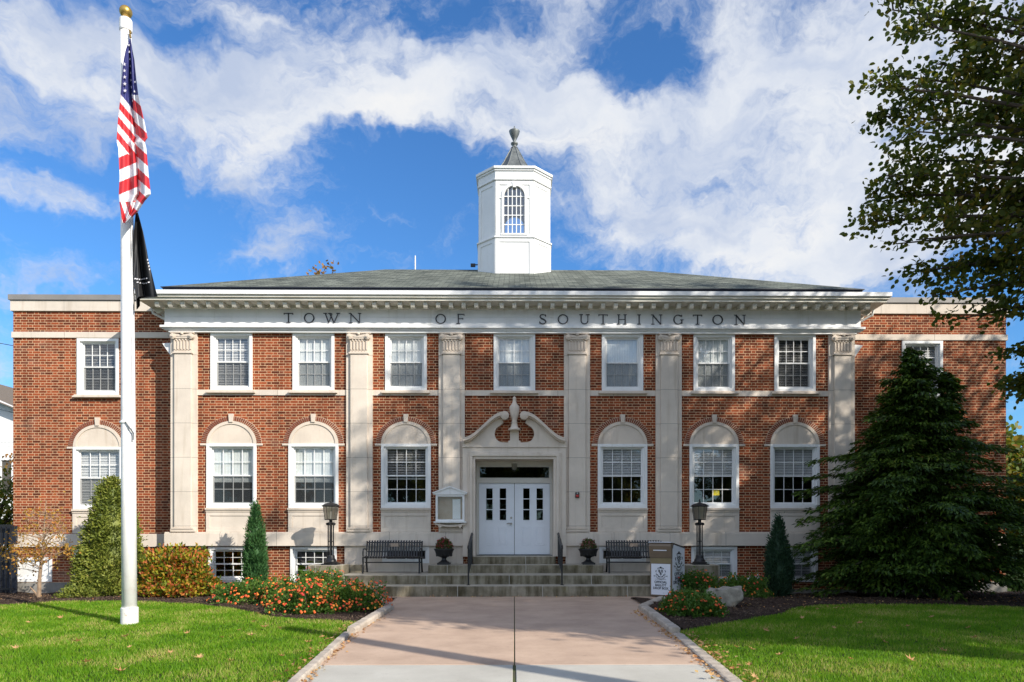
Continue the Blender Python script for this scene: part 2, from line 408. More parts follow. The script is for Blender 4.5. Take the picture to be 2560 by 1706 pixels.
M['siding'] = plain('white_siding', (0.80, 0.80, 0.80), (0.76, 0.77, 0.78), 1, 0.6)
M['brownroof'] = plain('brown_roof', (0.19, 0.15, 0.11), (0.12, 0.095, 0.07), 12, 0.9)
M['lampglass'] = None


def frosted():
    m, g = newmat('lamp_glass')
    d = g.n('ShaderNodeBsdfTranslucent', ins={0: (0.62, 0.60, 0.54, 1)})
    t = g.n('ShaderNodeBsdfTransparent', ins={0: (0.75, 0.74, 0.70, 1)})
    gl = g.n('ShaderNodeBsdfGlossy', ins={'Roughness': 0.15})
    a = g.n('ShaderNodeMixShader', ins={0: 0.5, 1: d.outputs[0], 2: t.outputs[0]})
    b = g.n('ShaderNodeMixShader', ins={0: 0.08, 1: a.outputs[0], 2: gl.outputs[0]})
    g.link(b.outputs[0], g.n('ShaderNodeOutputMaterial').inputs[0])
    return m


M['lampglass'] = frosted()


def screen_mat():
    m, g = newmat('insect_screen')
    d = g.n('ShaderNodeBsdfDiffuse', ins={0: (0.06, 0.065, 0.07, 1)})
    t = g.n('ShaderNodeBsdfTransparent')
    a = g.n('ShaderNodeMixShader', ins={0: 0.42, 1: t.outputs[0], 2: d.outputs[0]})
    g.link(a.outputs[0], g.n('ShaderNodeOutputMaterial').inputs[0])
    return m


M['screen'] = screen_mat()


# ------------------------------------------------------------------ mesh helpers
class MB:
    def __init__(s):
        s.v, s.f = [], []

    def add(s, vs, fs):
        k = len(s.v)
        s.v += [tuple(p) for p in vs]
        s.f += [tuple(i + k for i in f) for f in fs]
        return s

    def box(s, x0, x1, y0, y1, z0, z1):
        return s.add([(x0, y0, z0), (x1, y0, z0), (x1, y1, z0), (x0, y1, z0), (x0, y0, z1), (x1, y0, z1), (x1, y1, z1), (x0, y1, z1)],
                     [(0, 1, 5, 4), (1, 2, 6, 5), (2, 3, 7, 6), (3, 0, 4, 7), (4, 5, 6, 7), (3, 2, 1, 0)])

    def ring(s, x0, x1, z0, z1, t, y0, y1):
        """rectangular frame, butted corners"""
        s.box(x0, x1, y0, y1, z1 - t, z1).box(x0, x1, y0, y1, z0, z0 + t)
        return s.box(x0, x0 + t, y0, y1, z0 + t, z1 - t).box(x1 - t, x1, y0, y1, z0 + t, z1 - t)

    def prism(s, poly, y0, y1):
        n = len(poly)
        vs = [(x, y0, z) for x, z in poly] + [(x, y1, z) for x, z in poly]
        fs = [tuple(range(n)), tuple(range(2 * n - 1, n - 1, -1))] + [(i, (i + 1) % n, n + (i + 1) % n, n + i) for i in range(n)]
        return s.add(vs, fs)

    def prism_z(s, poly, z0, z1):
        n = len(poly)
        vs = [(x, y, z0) for x, y in poly] + [(x, y, z1) for x, y in poly]
        fs = [tuple(range(n - 1, -1, -1)), tuple(range(n, 2 * n))] + [(i, (i + 1) % n, n + (i + 1) % n, n + i) for i in range(n)]
        return s.add(vs, fs)

    def band(s, a, b, y0, y1):
        """strip between two polylines of (x, z) with the same count, extruded in y"""
        n = len(a)
        vs = [(x, y0, z) for x, z in a] + [(x, y0, z) for x, z in b] + [(x, y1, z) for x, z in a] + [(x, y1, z) for x, z in b]
        fs = []
        for i in range(n - 1):
            fs += [(i, i + 1, n + i + 1, n + i), (2 * n + i, 3 * n + i, 3 * n + i + 1, 2 * n + i + 1), (i, 2 * n + i, 2 * n + i + 1, i + 1), (n + i, n + i + 1, 3 * n + i + 1, 3 * n + i)]
        fs += [(0, n, 3 * n, 2 * n), (n - 1, 3 * n - 1, 4 * n - 1, 2 * n - 1)]
        return s.add(vs, fs)

    def lathe(s, prof, seg=20, c=(0, 0, 0), a0=0.0, sx=1.0):
        k = len(prof)
        vs = [(c[0] + r * math.cos(a0 + 2 * math.pi * j / seg) * sx, c[1] + r * math.sin(a0 + 2 * math.pi * j / seg), c[2] + z) for r, z in prof for j in range(seg)]
        fs = [(i * seg + j, i * seg + (j + 1) % seg, (i + 1) * seg + (j + 1) % seg, (i + 1) * seg + j) for i in range(k - 1) for j in range(seg)]
        fs += [tuple(range(seg - 1, -1, -1)), tuple((k - 1) * seg + j for j in range(seg))]
        return s.add(vs, fs)

    def tube(s, pts, rad, seg=8, caps=True):
        pts = [Vector(p) for p in pts]
        n = len(pts)
        if not hasattr(rad, '__len__'):
            rad = [rad] * n
        vs = []
        up = Vector((0.13, 0.21, 0.97))
        for i, p in enumerate(pts):
            d = (pts[min(i + 1, n - 1)] - pts[max(i - 1, 0)]).normalized()
            a = d.cross(up)
            if a.length < 0.05:
                a = d.cross(Vector((1, 0, 0)))
            a.normalize()
            b = d.cross(a)
            for j in range(seg):
                t = 2 * math.pi * j / seg
                vs.append(p + (a * math.cos(t) + b * math.sin(t)) * rad[i])
        fs = [(i * seg + j, i * seg + (j + 1) % seg, (i + 1) * seg + (j + 1) % seg, (i + 1) * seg + j) for i in range(n - 1) for j in range(seg)]
        if caps:
            fs += [tuple(range(seg - 1, -1, -1)), tuple((n - 1) * seg + j for j in range(seg))]
        return s.add(vs, fs)

    def bar(s, p0, p1, w, h, up=(0, 0, 1)):
        p0, p1 = Vector(p0), Vector(p1)
        d = (p1 - p0).normalized()
        a = d.cross(Vector(up))
        if a.length < 1e-3:
            a = d.cross(Vector((0, 1, 0)))
        a.normalize()
        b = a.cross(d)
        vs = [p + a * (sx * w / 2) + b * (sz * h / 2) for p in (p0, p1) for sx, sz in ((-1, -1), (1, -1), (1, 1), (-1, 1))]
        return s.add(vs, [(0, 1, 2, 3), (7, 6, 5, 4), (0, 4, 5, 1), (1, 5, 6, 2), (2, 6, 7, 3), (3, 7, 4, 0)])

    def xf(s, mat):
        s.v = [tuple(mat @ Vector(p)) for p in s.v]
        return s

    def build(s, name, mat, parent=None, smooth=False, bevel=0.0, origin=None):
        me = bpy.data.meshes.new(name)
        vs = s.v
        if origin is not None:
            vs = [(p[0] - origin[0], p[1] - origin[1], p[2] - origin[2]) for p in vs]
        me.from_pydata(vs, [], s.f)
        bm = bmesh.new()
        bm.from_mesh(me)
        bmesh.ops.recalc_face_normals(bm, faces=bm.faces)
        bm.to_mesh(me)
        bm.free()
        me.materials.append(M[mat] if isinstance(mat, str) else mat)
        if smooth:
            me.shade_smooth()
        o = bpy.data.objects.new(name, me)
        COL.objects.link(o)
        if origin is not None:
            o.location = origin
        if bevel:
            b = o.modifiers.new('bevel', 'BEVEL')
            b.width = bevel
            b.segments = 2
            b.limit_method = 'ANGLE'
            b.angle_limit = R(40)
        adopt(o, parent)
        return o


def wloc(o):
    v = Vector((0, 0, 0))
    while o:
        v += o.location if not o.parent else Vector(o.get('_l', (0, 0, 0)))
        o = o.parent
    return v


def adopt(o, parent):
    """parent o, its mesh being written in world coordinates (parents are never rotated while building)"""
    if parent is None:
        return
    o.parent = parent
    top = parent
    while top.parent:
        top = top.parent
    if parent is top:
        o.matrix_parent_inverse = Matrix.Translation(-top.location)


def empty(name, loc, label, cat, group=None):
    o = bpy.data.objects.new(name, None)
    o.empty_display_size = 0.2
    COL.objects.link(o)
    o.location = loc
    return tag(o, label, cat, group)


def tag(o, label, cat, group=None):
    o['label'] = label
    o['category'] = cat
    if group:
        o['group'] = group
    return o


def struct(o, kind='structure'):
    o['kind'] = kind
    return o


def dup(o, parent=None):
    c = o.copy()
    COL.objects.link(c)
    if parent is not None:
        c.parent = parent
    for ch in o.children:
        dup(ch, c)
    return c


def np_mesh(name, V, nper, mat, parent=None, faces=None, smooth=False):
    """V (N, nper, 3): N separate faces of nper corners; or faces given as index array (N, nper)"""
    me = bpy.data.meshes.new(name)
    if faces is None:
        N = V.shape[0]
        idx = np.arange(N * nper, dtype=np.int32)
        P = V.reshape(-1, 3)
    else:
        N = faces.shape[0]
        idx = faces.reshape(-1).astype(np.int32)
        P = V
    me.vertices.add(len(P))
    me.vertices.foreach_set('co', np.ascontiguousarray(P, dtype=np.float32).ravel())
    me.loops.add(len(idx))
    me.loops.foreach_set('vertex_index', idx)
    me.polygons.add(N)
    me.polygons.foreach_set('loop_start', np.arange(0, N * nper, nper, dtype=np.int32))
    me.polygons.foreach_set('loop_total', np.full(N, nper, dtype=np.int32))
    me.update(calc_edges=True)
    me.validate()
    me.materials.append(M[mat])
    if smooth:
        me.shade_smooth()
    o = bpy.data.objects.new(name, me)
    COL.objects.link(o)
    adopt(o, parent)
    return o


def unit(a):
    return a / np.maximum(np.linalg.norm(a, axis=-1, keepdims=True), 1e-9)


def leaf_quads(P, D, L, W, droop=0.0, flat=None):
    """rhombic leaves at P along unit directions D; L, W arrays or scalars; normal random (or near flat)"""
    n = len(P)
    L = np.broadcast_to(np.asarray(L, float), (n,))[:, None]
    W = np.broadcast_to(np.asarray(W, float), (n,))[:, None]
    r = rng.normal(size=(n, 3))
    if flat is not None:
        r = r * flat + np.array([0, 0, 1.0])
    side = unit(np.cross(D, r))
    nor = np.cross(side, D)
    a = P
    c = P + D * L
    b = P + D * L * 0.45 + side * W * 0.5 + nor * W * 0.12
    d = P + D * L * 0.45 - side * W * 0.5 + nor * W * 0.12
    c = c + np.array([0, 0, -1.0]) * L * droop
    return np.stack([a, b, c, d], axis=1)


def leaf_hex(P, D, L, W):
    """ovate leaves of six corners, slightly folded along the midrib"""
    n = len(P)
    L = np.broadcast_to(np.asarray(L, float), (n,))[:, None]
    W = np.broadcast_to(np.asarray(W, float), (n,))[:, None]
    side = unit(np.cross(D, rng.normal(size=(n, 3))))
    nor = np.cross(side, D)
    f = lambda l, w: P + D * L * l + side * W * w + nor * W * abs(w) * .35
    return np.stack([f(0, 0), f(.22, .42), f(.62, .44), f(1, 0), f(.62, -.44), f(.22, -.42)], axis=1)


def rand_dirs(n):
    return unit(rng.normal(size=(n, 3)))


# ------------------------------------------------------------------ ground
def sheet(name, poly, z, mat, parent=None, origin=None):
    mb = MB()
    mb.add([(x, y, z) for x, y in poly], [tuple(range(len(poly)))])
    return mb.build(name, mat, parent)


struct(sheet('ground', [(-600, -300), (600, -300), (600, 1200), (-600, 1200)], -0.30, 'soil'))
CL, CR = -2.56, 2.50          # walkway edges (inner faces of the kerbs)
# lawn sheets: polygons bounded by the mulch line
left_edge = [gnd(x, y) for x, y in ((892, 1555), (800, 1552), (680, 1544), (595, 1525), (489, 1512), (400, 1507), (297, 1505), (140, 1506), (0, 1514))]
left_poly = [(-2.28, 5.6), (-2.70, 11.2), (-2.72, 12.6)] + [(p.x, p.y) for p in left_edge[1:]] + [(-17, 14.6), (-30, 13.5), (-30, 5.6)]
right_edge = [gnd(x, y) for x, y in ((1700, 1580), (1790, 1563), (1870, 1550), (1955, 1535), (1989, 1520), (2060, 1514), (2155, 1512), (2350, 1513), (2560, 1520))]
right_poly = [(2.36, 5.6), (30, 5.6), (30, 13.6), (16, 14.2)] + [(p.x, p.y) for p in reversed(right_edge)] + [(2.66, 11.3)]


def lawn(name, poly):
    mb = MB()
    n = len(poly)
    mb.add([(x, y, 0.0) for x, y in poly] + [(x, y, -0.32) for x, y in poly], [tuple(range(n))] + [(i, (i + 1) % n, n + (i + 1) % n, n + i) for i in range(n)])
    return struct(mb.build(name, 'soil'))


lawn('lawn', left_poly)
lawn('lawn', right_poly)


def bed_height(x, y):
    t = np.clip((y - 16.3) / 3.0, 0, 1)
    e = 0.025 * np.sin(x * 2.1 + y * 1.3) + 0.02 * np.sin(x * 5.3 - y * 3.1)
    return 0.03 - 0.16 * t + e * 0.7


def bed(x0, x1, y0, y1):
    nx, ny = int((x1 - x0) / 0.16), int((y1 - y0) / 0.16)
    xs, ys = np.linspace(x0, x1, nx), np.linspace(y0, y1, ny)
    gx, gy = np.meshgrid(xs, ys)
    z = bed_height(gx, gy) + rng.normal(0, 0.012, gx.shape)
    P = np.stack([gx, gy, z], -1).reshape(-1, 3)
    i = (np.arange(ny - 1)[:, None] * nx + np.arange(nx - 1)[None]).ravel()
    o = np_mesh('mulch_bed', P, 4, 'mulch', faces=np.stack([i, i + 1, i + nx + 1, i + nx], 1), smooth=True)
    return struct(o)


def inside(poly, x, y):
    r = np.zeros(len(x), bool)
    n = len(poly)
    for i in range(n):
        x0, y0 = poly[i]
        x1, y1 = poly[(i + 1) % n]
        c = ((y0 > y) != (y1 > y)) & (x < (x1 - x0) * (y - y0) / (y1 - y0 + 1e-12) + x0)
        r ^= c
    return r


# the beds lie under the lawns' cut edges; the lawn sheet is lowered below the bed only outside its polygon
def bed_masked(x0, x1, y0, y1, lawn_poly, walk_side):
    st = 0.13
    nx, ny = int((x1 - x0) / st), int((y1 - y0) / st)
    xs, ys = np.linspace(x0, x1, nx), np.linspace(y0, y1, ny)
    gx, gy = np.meshgrid(xs, ys)
    z = bed_height(gx, gy) + rng.normal(0, 0.012, gx.shape)
    ins = inside(lawn_poly, gx.ravel(), gy.ravel()).reshape(gx.shape)
    z = np.where(ins, -0.12, z)
    P = np.stack([gx, gy, z], -1).reshape(-1, 3)
    i = (np.arange(ny - 1)[:, None] * nx + np.arange(nx - 1)[None]).ravel()
    return struct(np_mesh('mulch_bed', P, 4, 'mulch', faces=np.stack([i, i + 1, i + nx + 1, i + nx], 1), smooth=True))


bed_masked(-17, CL - 0.28, 11.6, 20.1, left_poly, 1)
bed_masked(CR + 0.3, 17, 10.6, 20.1, right_poly, -1)

# walkway
Y_STEP = 17.35
wk = MB().prism_z([(-2.45, 8.74), (-.008, 8.74), (-.008, Y_STEP + .4), (-3.5, Y_STEP + .4), (-3.4, 16.8), (-2.64, 14.8), (-2.62, 11.2)], -.25, 0.0).prism_z([(.008, 8.74), (2.46, 8.74), (2.58, 11.2), (2.68, 14.8), (3.6, 16.7), (3.6, Y_STEP + .4), (.008, Y_STEP + .4)], -.25, 0.0)
struct(wk.build('walkway', 'pink', bevel=0.006))
w2 = MB().prism_z([(-2.22, 5.6), (-.02, 5.6), (-.02, 8.72), (-2.45, 8.72)], -.25, 0.0).prism_z([(.02, 5.6), (2.30, 5.6), (2.46, 8.72), (.02, 8.72)], -.25, 0.0)
struct(w2.build('sidewalk', 'grey', bevel=0.008))
struct(MB().box(-60, 60, 2.2, 5.58, -0.25, -0.004).build('pavement', 'grey'))
struct(MB().box(-120, 120, -14, 2.1, -0.29, -0.14).build('road', 'asphalt'))
struct(MB().box(-0.03, 0.03, 5.0, 17.5, -0.2, -0.012).build('walkway_joint', 'joint'))


# kerb stones
def kerb(pts, w, h, label, seed):
    rr = random.Random(seed)
    a, b = Vector((*pts[0], 0)), Vector((*pts[1], 0))
    d = (b - a)
    n = max(3, int(d.length / 0.07))
    side = Vector((-d.y, d.x, 0)).normalized()
    vs, fs = [], []
    for i in range(n + 1):
        p = a + d * (i / n)
        k = 0.75 if i in (0, n) else 1
        for sx, z in ((-.5, -0.2), (-.5, h * .72), (-.36, h), (.36, h * .97), (.5, h * .7), (.5, -0.2)):
            vs.append(p + side * (sx * w * k) + side * rr.uniform(-.005, .005) + Vector((0, 0, z * (0.9 if i in (0, n) else 1) + rr.uniform(-.004, .004))))
    m = 6
    for i in range(n):
        for j in range(m - 1):
            fs.append((i * m + j, i * m + j + 1, (i + 1) * m + j + 1, (i + 1) * m + j))
    fs += [tuple(range(m)), tuple(n * m + j for j in range(m - 1, -1, -1))]
    o = MB().add(vs, fs).build('kerb_stone', 'curb', origin=(a + b) / 2, smooth=False)
    tag(o, label, 'kerb stone', 'kerb stones along the walkway')


kerb([(-2.60, 14.75), (-2.62, 11.3)], 0.17, 0.11, 'rounded kerb stone ending beside the larger orange flower bed', 1)
kerb([(-2.66, 11.2), (-2.27, 6.0)], 0.12, 0.055, 'low leaf-strewn kerb stone between the sunny lawn and the walkway', 2)
kerb([(-3.35, 16.9), (-2.66, 14.85)], 0.22, 0.10, 'kerb stone half hidden under the large orange flower bed by the steps', 3)
kerb([(2.70, 14.75), (2.60, 11.3)], 0.18, 0.10, 'grey kerb stone along the mulch on the ballot box side', 4)
kerb([(3.55, 16.75), (2.72, 14.88)], 0.20, 0.07, 'short slanting kerb stone in front of the ballot box', 5)
kerb([(2.60, 11.15), (2.33, 6.0)], 0.16, 0.03, 'sunken broken kerb stone along the shaded lawn', 6)


# ------------------------------------------------------------------ town hall
YF = 19.5
WY = 20.05
hall = empty('town_hall', (0, YF, 0), 'two-storey red brick town hall with limestone pilasters, white frieze and cupola', 'town hall')


def zz(py, Y=YF):
    return H + (CY - py) / F * Y


def wall_cells(mb, x0, x1, z0, z1, y, openings, thick=0.25):
    xs = sorted({x0, x1, *[v for o in openings for v in o[:2] if x0 < v < x1]})
    zs = sorted({z0, z1, *[v for o in openings for v in o[2:] if z0 < v < z1]})
    for i in range(len(xs) - 1):
        run = None
        for j in range(len(zs) - 1):
            cx, cz = (xs[i] + xs[i + 1]) / 2, (zs[j] + zs[j + 1]) / 2
            if any(a < cx < b and c < cz < d for a, b, c, d in openings):
                continue
            a, b, c, d = xs[i], xs[i + 1], zs[j], zs[j + 1]
            mb.add([(a, y, c), (b, y, c), (b, y, d), (a, y, d)], [(0, 1, 2, 3)])
    for a, b, c, d in openings:     # reveals
        if a < x0 or b > x1:
            continue
        for p, q in (((a, c), (b, c)), ((b, c), (b, d)), ((b, d), (a, d)), ((a, d), (a, c))):
            mb.add([(p[0], y, p[1]), (q[0], y, q[1]), (q[0], y + thick, q[1]), (p[0], y + thick, p[1])], [(0, 1, 2, 3)])


UPX = [-7.82, -5.56, -3.005, 0.0, 3.005, 5.56, 7.82]
LOX = [-7.82, -5.56, -3.005, 3.005, 5.56, 7.82]
UZ0, UZ1, UW = 5.50, 7.09, 1.155
LZ0, LZ1, LW = 2.25, 4.03, 1.38
BZ0, BZ1, BW = 0.19, 1.18, 1.28
WLX, WRX = at(245.5, 900, WY).x, at(2305, 900, WY).x
WL_END, WR_END = at(33, 900, WY).x, at(2515, 900, WY).x

ops = [(x - UW / 2, x + UW / 2, UZ0, UZ1) for x in UPX]
ops += [(x - LW / 2, x + LW / 2, LZ0, LZ1) for x in LOX]
ops += [(x - BW / 2, x + BW / 2, BZ0, BZ1) for x in (-7.82, -5.56, 5.56, 7.82)]
ops += [(-3.005 - .65, -3.005 + .65, 0.72, BZ1), (3.005 - .65, 3.005 + .65, 0.72, BZ1), (-1.09, 1.09, 0.5, 3.62)]
mw = MB()
wall_cells(mw, -9.5, 9.5, -0.4, 7.3, YF, ops)
for sx in (-1, 1):
    mw.add([(sx * 9.5, YF, -0.4), (sx * 9.5, WY + .3, -0.4), (sx * 9.5, WY + .3, 7.8), (sx * 9.5, YF, 7.8)], [(0, 1, 2, 3)])
brick_main = mw.build('brick_wall', 'brick', hall)

# wings
WU0, WU1 = zz(990, WY), zz(850, WY)
WL0, WL1 = zz(1274, WY), zz(1119, WY)
for xc, xa, xb in ((WLX, WL_END, -9.5), (WRX, 9.5, WR_END)):
    wo = [(xc - .59, xc + .59, WU0, WU1), (xc - .70, xc + .70, WL0, WL1), (xc - .66, xc + .66, 0.17, 1.12)]
    side = -1 if xc < 0 else 1
    extra = (xa + 0.02, xa + 1.10, 0.17, 0.86) if side < 0 else (xb - 1.10, xb - .02, 0.17, 0.86)
    mb = MB()
    wall_cells(mb, xa, xb, 0.15, 8.1, WY, wo + ([extra] if side < 0 else []))
    xo = xa if side < 0 else xb
    mb.add([(xo, WY, -.4), (xo, WY + 12, -.4), (xo, WY + 12, 8.1), (xo, WY, 8.1)], [(0, 1, 2, 3)])
    mb.build('brick_wall', 'brick', hall)
    MB().box(xa - .02, xb + .02, WY - .025, WY + .3, -0.45, 0.15).build('foundation', 'concrete', hall)
    MB().box(xa - .05, xb + .05, WY - .05, WY + .35, zz(782.5, WY), zz(757, WY)).build('parapet_band', 'lime_band', hall)
    MB().box(xa - .09, xb + .09, WY - .09, WY + 12, zz(756, WY), zz(743, WY) ).build('coping', 'coping', hall)
    MB().box(xa - .03, xb + .03, WY - .035, WY + .2, zz(848.5, WY), zz(834.2, WY)).build('string_course', 'lime_band', hall)
    MB().box(xa - .06, xb + .0, WY - .06, WY + .2, zz(1367, WY), zz(1335, WY)).build('water_table', 'lime_band', hall)
    if side < 0:
        MB().ring(*( (extra[0], extra[1]) ), extra[2], extra[3], .08, WY - .02, WY + .1).box(extra[0] + .08, extra[1] - .08, WY + .03, WY + .06, extra[2] + .08, extra[3] - .08).build('window_panel', 'white', hall)
# shell and inside
sh = MB()
sh.add([(-9.5, 29.5, -.4), (9.5, 29.5, -.4), (9.5, 29.5, 8.1), (-9.5, 29.5, 8.1)], [(0, 1, 2, 3)])
sh.build('rear_wall', 'brick', hall)
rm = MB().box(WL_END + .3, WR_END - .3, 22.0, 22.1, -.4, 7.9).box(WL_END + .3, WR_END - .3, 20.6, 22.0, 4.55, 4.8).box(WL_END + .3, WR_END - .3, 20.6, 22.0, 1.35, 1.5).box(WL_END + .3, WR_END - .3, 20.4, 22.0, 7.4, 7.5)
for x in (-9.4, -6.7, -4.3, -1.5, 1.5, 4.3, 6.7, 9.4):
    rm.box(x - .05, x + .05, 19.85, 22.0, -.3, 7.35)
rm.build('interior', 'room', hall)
MB().box(-9.55, 9.55, YF - .03, YF + .1, -.45, -.02).build('foundation', 'concrete', hall)

# stone base beside the door, water table, belt course
for s in (-1, 1):
    xa, xb = sorted((s * 4.69, s * 1.42))
    mb = MB()
    wx = s * 3.005
    wall_cells(mb, xa, xb, 0.3, 1.205, YF - .06, [(wx - .65, wx + .65, 0.72, BZ1)], 0.12)
    mb.add([(s * 4.69, YF - .06, .3), (s * 4.69, YF, .3), (s * 4.69, YF, 1.205), (s * 4.69, YF - .06, 1.205)], [(0, 1, 2, 3)])
    mb.build('stone_base', 'lime', hall)
    xa, xb = sorted((s * 9.62, s * 1.40))
    MB().box(xa, xb, YF - .13, YF + .1, 1.20, 1.55).box(xa, xb, YF - .10, YF + .1, 1.55, 1.585).build('water_table', 'lime_band', hall, bevel=0.008)
    for a, b in ((8.75, 4.645), (3.925, 2.095)):
        xa, xb = sorted((s * a, s * b))
        MB().box(xa, xb, YF - .03, YF + .05, 5.365, 5.512).build('belt_course', 'lime_band', hall)
MB().box(-1.375, 1.375, YF - .03, YF + .05, 5.365, 5.512).build('belt_course', 'lime_band', hall)


# windows
def arc(cx, cz, rx, rz, a0, a1, n):
    return [(cx + rx * math.cos(a0 + (a1 - a0) * i / n), cz + rz * math.sin(a0 + (a1 - a0) * i / n)) for i in range(n + 1)]


def window(X, Y, z0, z1, w, blind=None, blind_to=1.0, cols=4, muntin_top=True, screen=True, sill=None, halves=True, basement=False):
    c = 0.080
    W = MB().ring(X - w / 2 + .001, X + w / 2 - .001, z0 + .001, z1 - .001, c, Y - .035, Y + .12).ring(X - w / 2 + c, X + w / 2 - c, z0 + c, z1 - c * .7, .048, Y + .015, Y + .14).build('window', 'white', hall, bevel=0.004)
    x0, x1 = X - w / 2 + c + .048, X + w / 2 - c - .048
    a, b = z0 + c + .048, z1 - c * .7 - .048
    mid = (a + b) / 2
    rows = 2
    sa = MB()
    for (p, q, yy, mt) in ((mid - .02, b, Y + .07, muntin_top), (a, mid + .02, Y + .10, True)):
        sa.ring(x0, x1, p, q, .034, yy, yy + .03)
        gx0, gx1, gz0, gz1 = x0 + .034, x1 - .034, p + .034, q - .034
        if mt:
            for i in range(1, cols):
                xx = gx0 + (gx1 - gx0) * i / cols
                sa.box(xx - .0078, xx + .0078, yy + .004, yy + .022, gz0, gz1)
            for i in range(1, rows):
                zc = gz0 + (gz1 - gz0) * i / rows
                sa.box(gx0, gx1, yy + .006, yy + .020, zc - .0078, zc + .0078)
    sa.build('sash', 'white', W)
    pn = MB()
    pn.add([(x0, Y + .086, mid), (x1, Y + .086, mid), (x1, Y + .086, b), (x0, Y + .086, b)], [(0, 1, 2, 3)])
    pn.add([(x0, Y + .116, a), (x1, Y + .116, a), (x1, Y + .116, mid), (x0, Y + .116, mid)], [(0, 1, 2, 3)])
    pn.build('pane', 'glass', W)
    if screen:
        MB().add([(x0 + .02, Y + .06, a), (x1 - .02, Y + .06, a), (x1 - .02, Y + .06, mid - .03), (x0 + .02, Y + .06, mid - .03)], [(0, 1, 2, 3)]).build('screen', 'screen', W)
    lo = b - (b - a) * blind_to
    if blind in ('slats', 'open'):
        sl = MB()
        z = b
        tilt = 0.017 if blind == 'slats' else 0.007
        while z > lo:
            sl.add([(x0, Y + .130, z - tilt), (x1, Y + .130, z - tilt), (x1, Y + .158, z + tilt), (x0, Y + .158, z + tilt)], [(0, 1, 2, 3)])
            z -= 0.045
        sl.box(x0, x1, Y + .130, Y + .158, lo - .02, lo)
        sl.build('blind', 'blind', W)
    elif blind == 'shade':
        sd = MB()
        n = 26
        for i in range(n):
            p, q = x0 + (x1 - x0) * i / n, x0 + (x1 - x0) * (i + 1) / n
            d0, d1 = (.003, 0) if i % 2 else (0, .003)
            sd.add([(p, Y + .135 + d0, lo), (q, Y + .135 + d1, lo), (q, Y + .135 + d1, b + .05), (p, Y + .135 + d0, b + .05)], [(0, 1, 2, 3)])
        sd.box(x0, x1, Y + .128, Y + .158, lo - .03, lo)
        sd.build('blind', 'shade', W)
    if sill == 'upper':
        MB().box(X - .67, X + .67, Y - .12, Y - .0, z0 - .085, z0 - .035).box(X - .64, X + .64, Y - .09, Y, z0 - .035, z0).build('sill', 'lime_cap', W, bevel=0.006)
    return W


ukind = [('slats', 1), ('shade', 1), ('shade', 1), ('shade', 1), ('shade', 1), ('shade', .98), ('open', 1)]
for i, x in enumerate(UPX):
    window(x, YF, UZ0, UZ1, UW, *ukind[i], muntin_top=(i != 4), sill='upper')
lkind = [('shade', .60), ('shade', .60), ('open', .55), ('slats', .5), ('slats', .5), ('slats', .5)]


def arch_top(X, Y, z, w, W):
    """tympanum, brick ring, keystone and imposts above a ground floor window"""
    rx, rz = w / 2 - .005, 0.615 * (w / 1.38)
    o = arc(X, z, rx, rz, 0, math.pi, 28)
    i1 = arc(X, z, rx - .085, rz - .08, 0, math.pi, 28)
    MB().band(o, i1, Y - .035, Y + .02).prism([(X - rx + .08, z + .001)] + list(reversed(arc(X, z, rx - .08, rz - .075, 0, math.pi, 28))), Y - .012, Y + .02).build('tympanum', 'lime_cap', W)
    ro = arc(X, z, rx + .145, rz + .135, 0, math.pi, 28)
    MB().band(ro, arc(X, z, rx + .002, rz + .002, 0, math.pi, 28), Y - .010, Y + .02).build('arch', 'mortar', W)
    vb = MB()
    n = 41
    for k in range(n):
        a0, a1 = math.pi * (k + .17) / n, math.pi * (k + .83) / n
        vb.band(arc(X, z, rx + .137, rz + .127, a0, a1, 1), arc(X, z, rx + .012, rz + .012, a0, a1, 1), Y - .022, Y - .008)
    vb.build('arch', 'brick_plain', W)
    t = z + rz
    MB().prism([(X - .05, t - .03), (X + .05, t - .03), (X + .068, t + .20), (X - .068, t + .20)], Y - .065, Y).build('keystone', 'lime_cap', W)
    for s in (-1, 1):
        a, b = sorted((X + s * (w / 2 + .003), X + s * (w / 2 + .17)))
        MB().box(a, b, Y - .03, Y + .02, z - .055, z + .0).build('impost', 'lime_cap', W)


def low_panel(X, Y, z0, z1, w, W):
    MB().box(X - w / 2 - .01, X + w / 2 + .01, Y - .10, Y + .0, z1 - .055, z1 - .002).box(X - w / 2, X + w / 2, Y - .07, Y, z1 - .11, z1 - .055).build('sill', 'lime_cap', W, bevel=0.005)
    MB().ring(X - w / 2, X + w / 2, z0, z1 - .11, .11, Y - .05, Y).box(X - w / 2 + .11, X + w / 2 - .11, Y - .03, Y, z0 + .11, z1 - .22).build('apron', 'lime', W, bevel=0.006)


for i, x in enumerate(LOX):
    W = window(x, YF, LZ0, LZ1, LW, *lkind[i], screen=i < 2)
    arch_top(x, YF, LZ1 + .003, LW, W)
    low_panel(x, YF, 1.588, LZ0, LW, W)
for i, x in enumerate((-7.82, -5.56, 5.56, 7.82)):
    window(x, YF, BZ0, BZ1, BW, 'slats' if i > 1 else None, 1.0, cols=4, screen=(i > 1))
for x in (-3.005, 3.005):
    Wb = MB().ring(x - .649, x + .649, 0.721, BZ1 - .001, .075, YF - .06, YF + .1).ring(x - .574, x + .574, .796, BZ1 - .075, .04, YF - .01, YF + .1).box(x - .02, x + .02, YF, YF + .06, .83, BZ1 - .11).build('window', 'white', hall)
    MB().add([(x - .56, YF + .05, .8), (x + .56, YF + .05, .8), (x + .56, YF + .05, 1.1), (x - .56, YF + .05, 1.1)], [(0, 1, 2, 3)]).build('pane', 'glass', Wb)
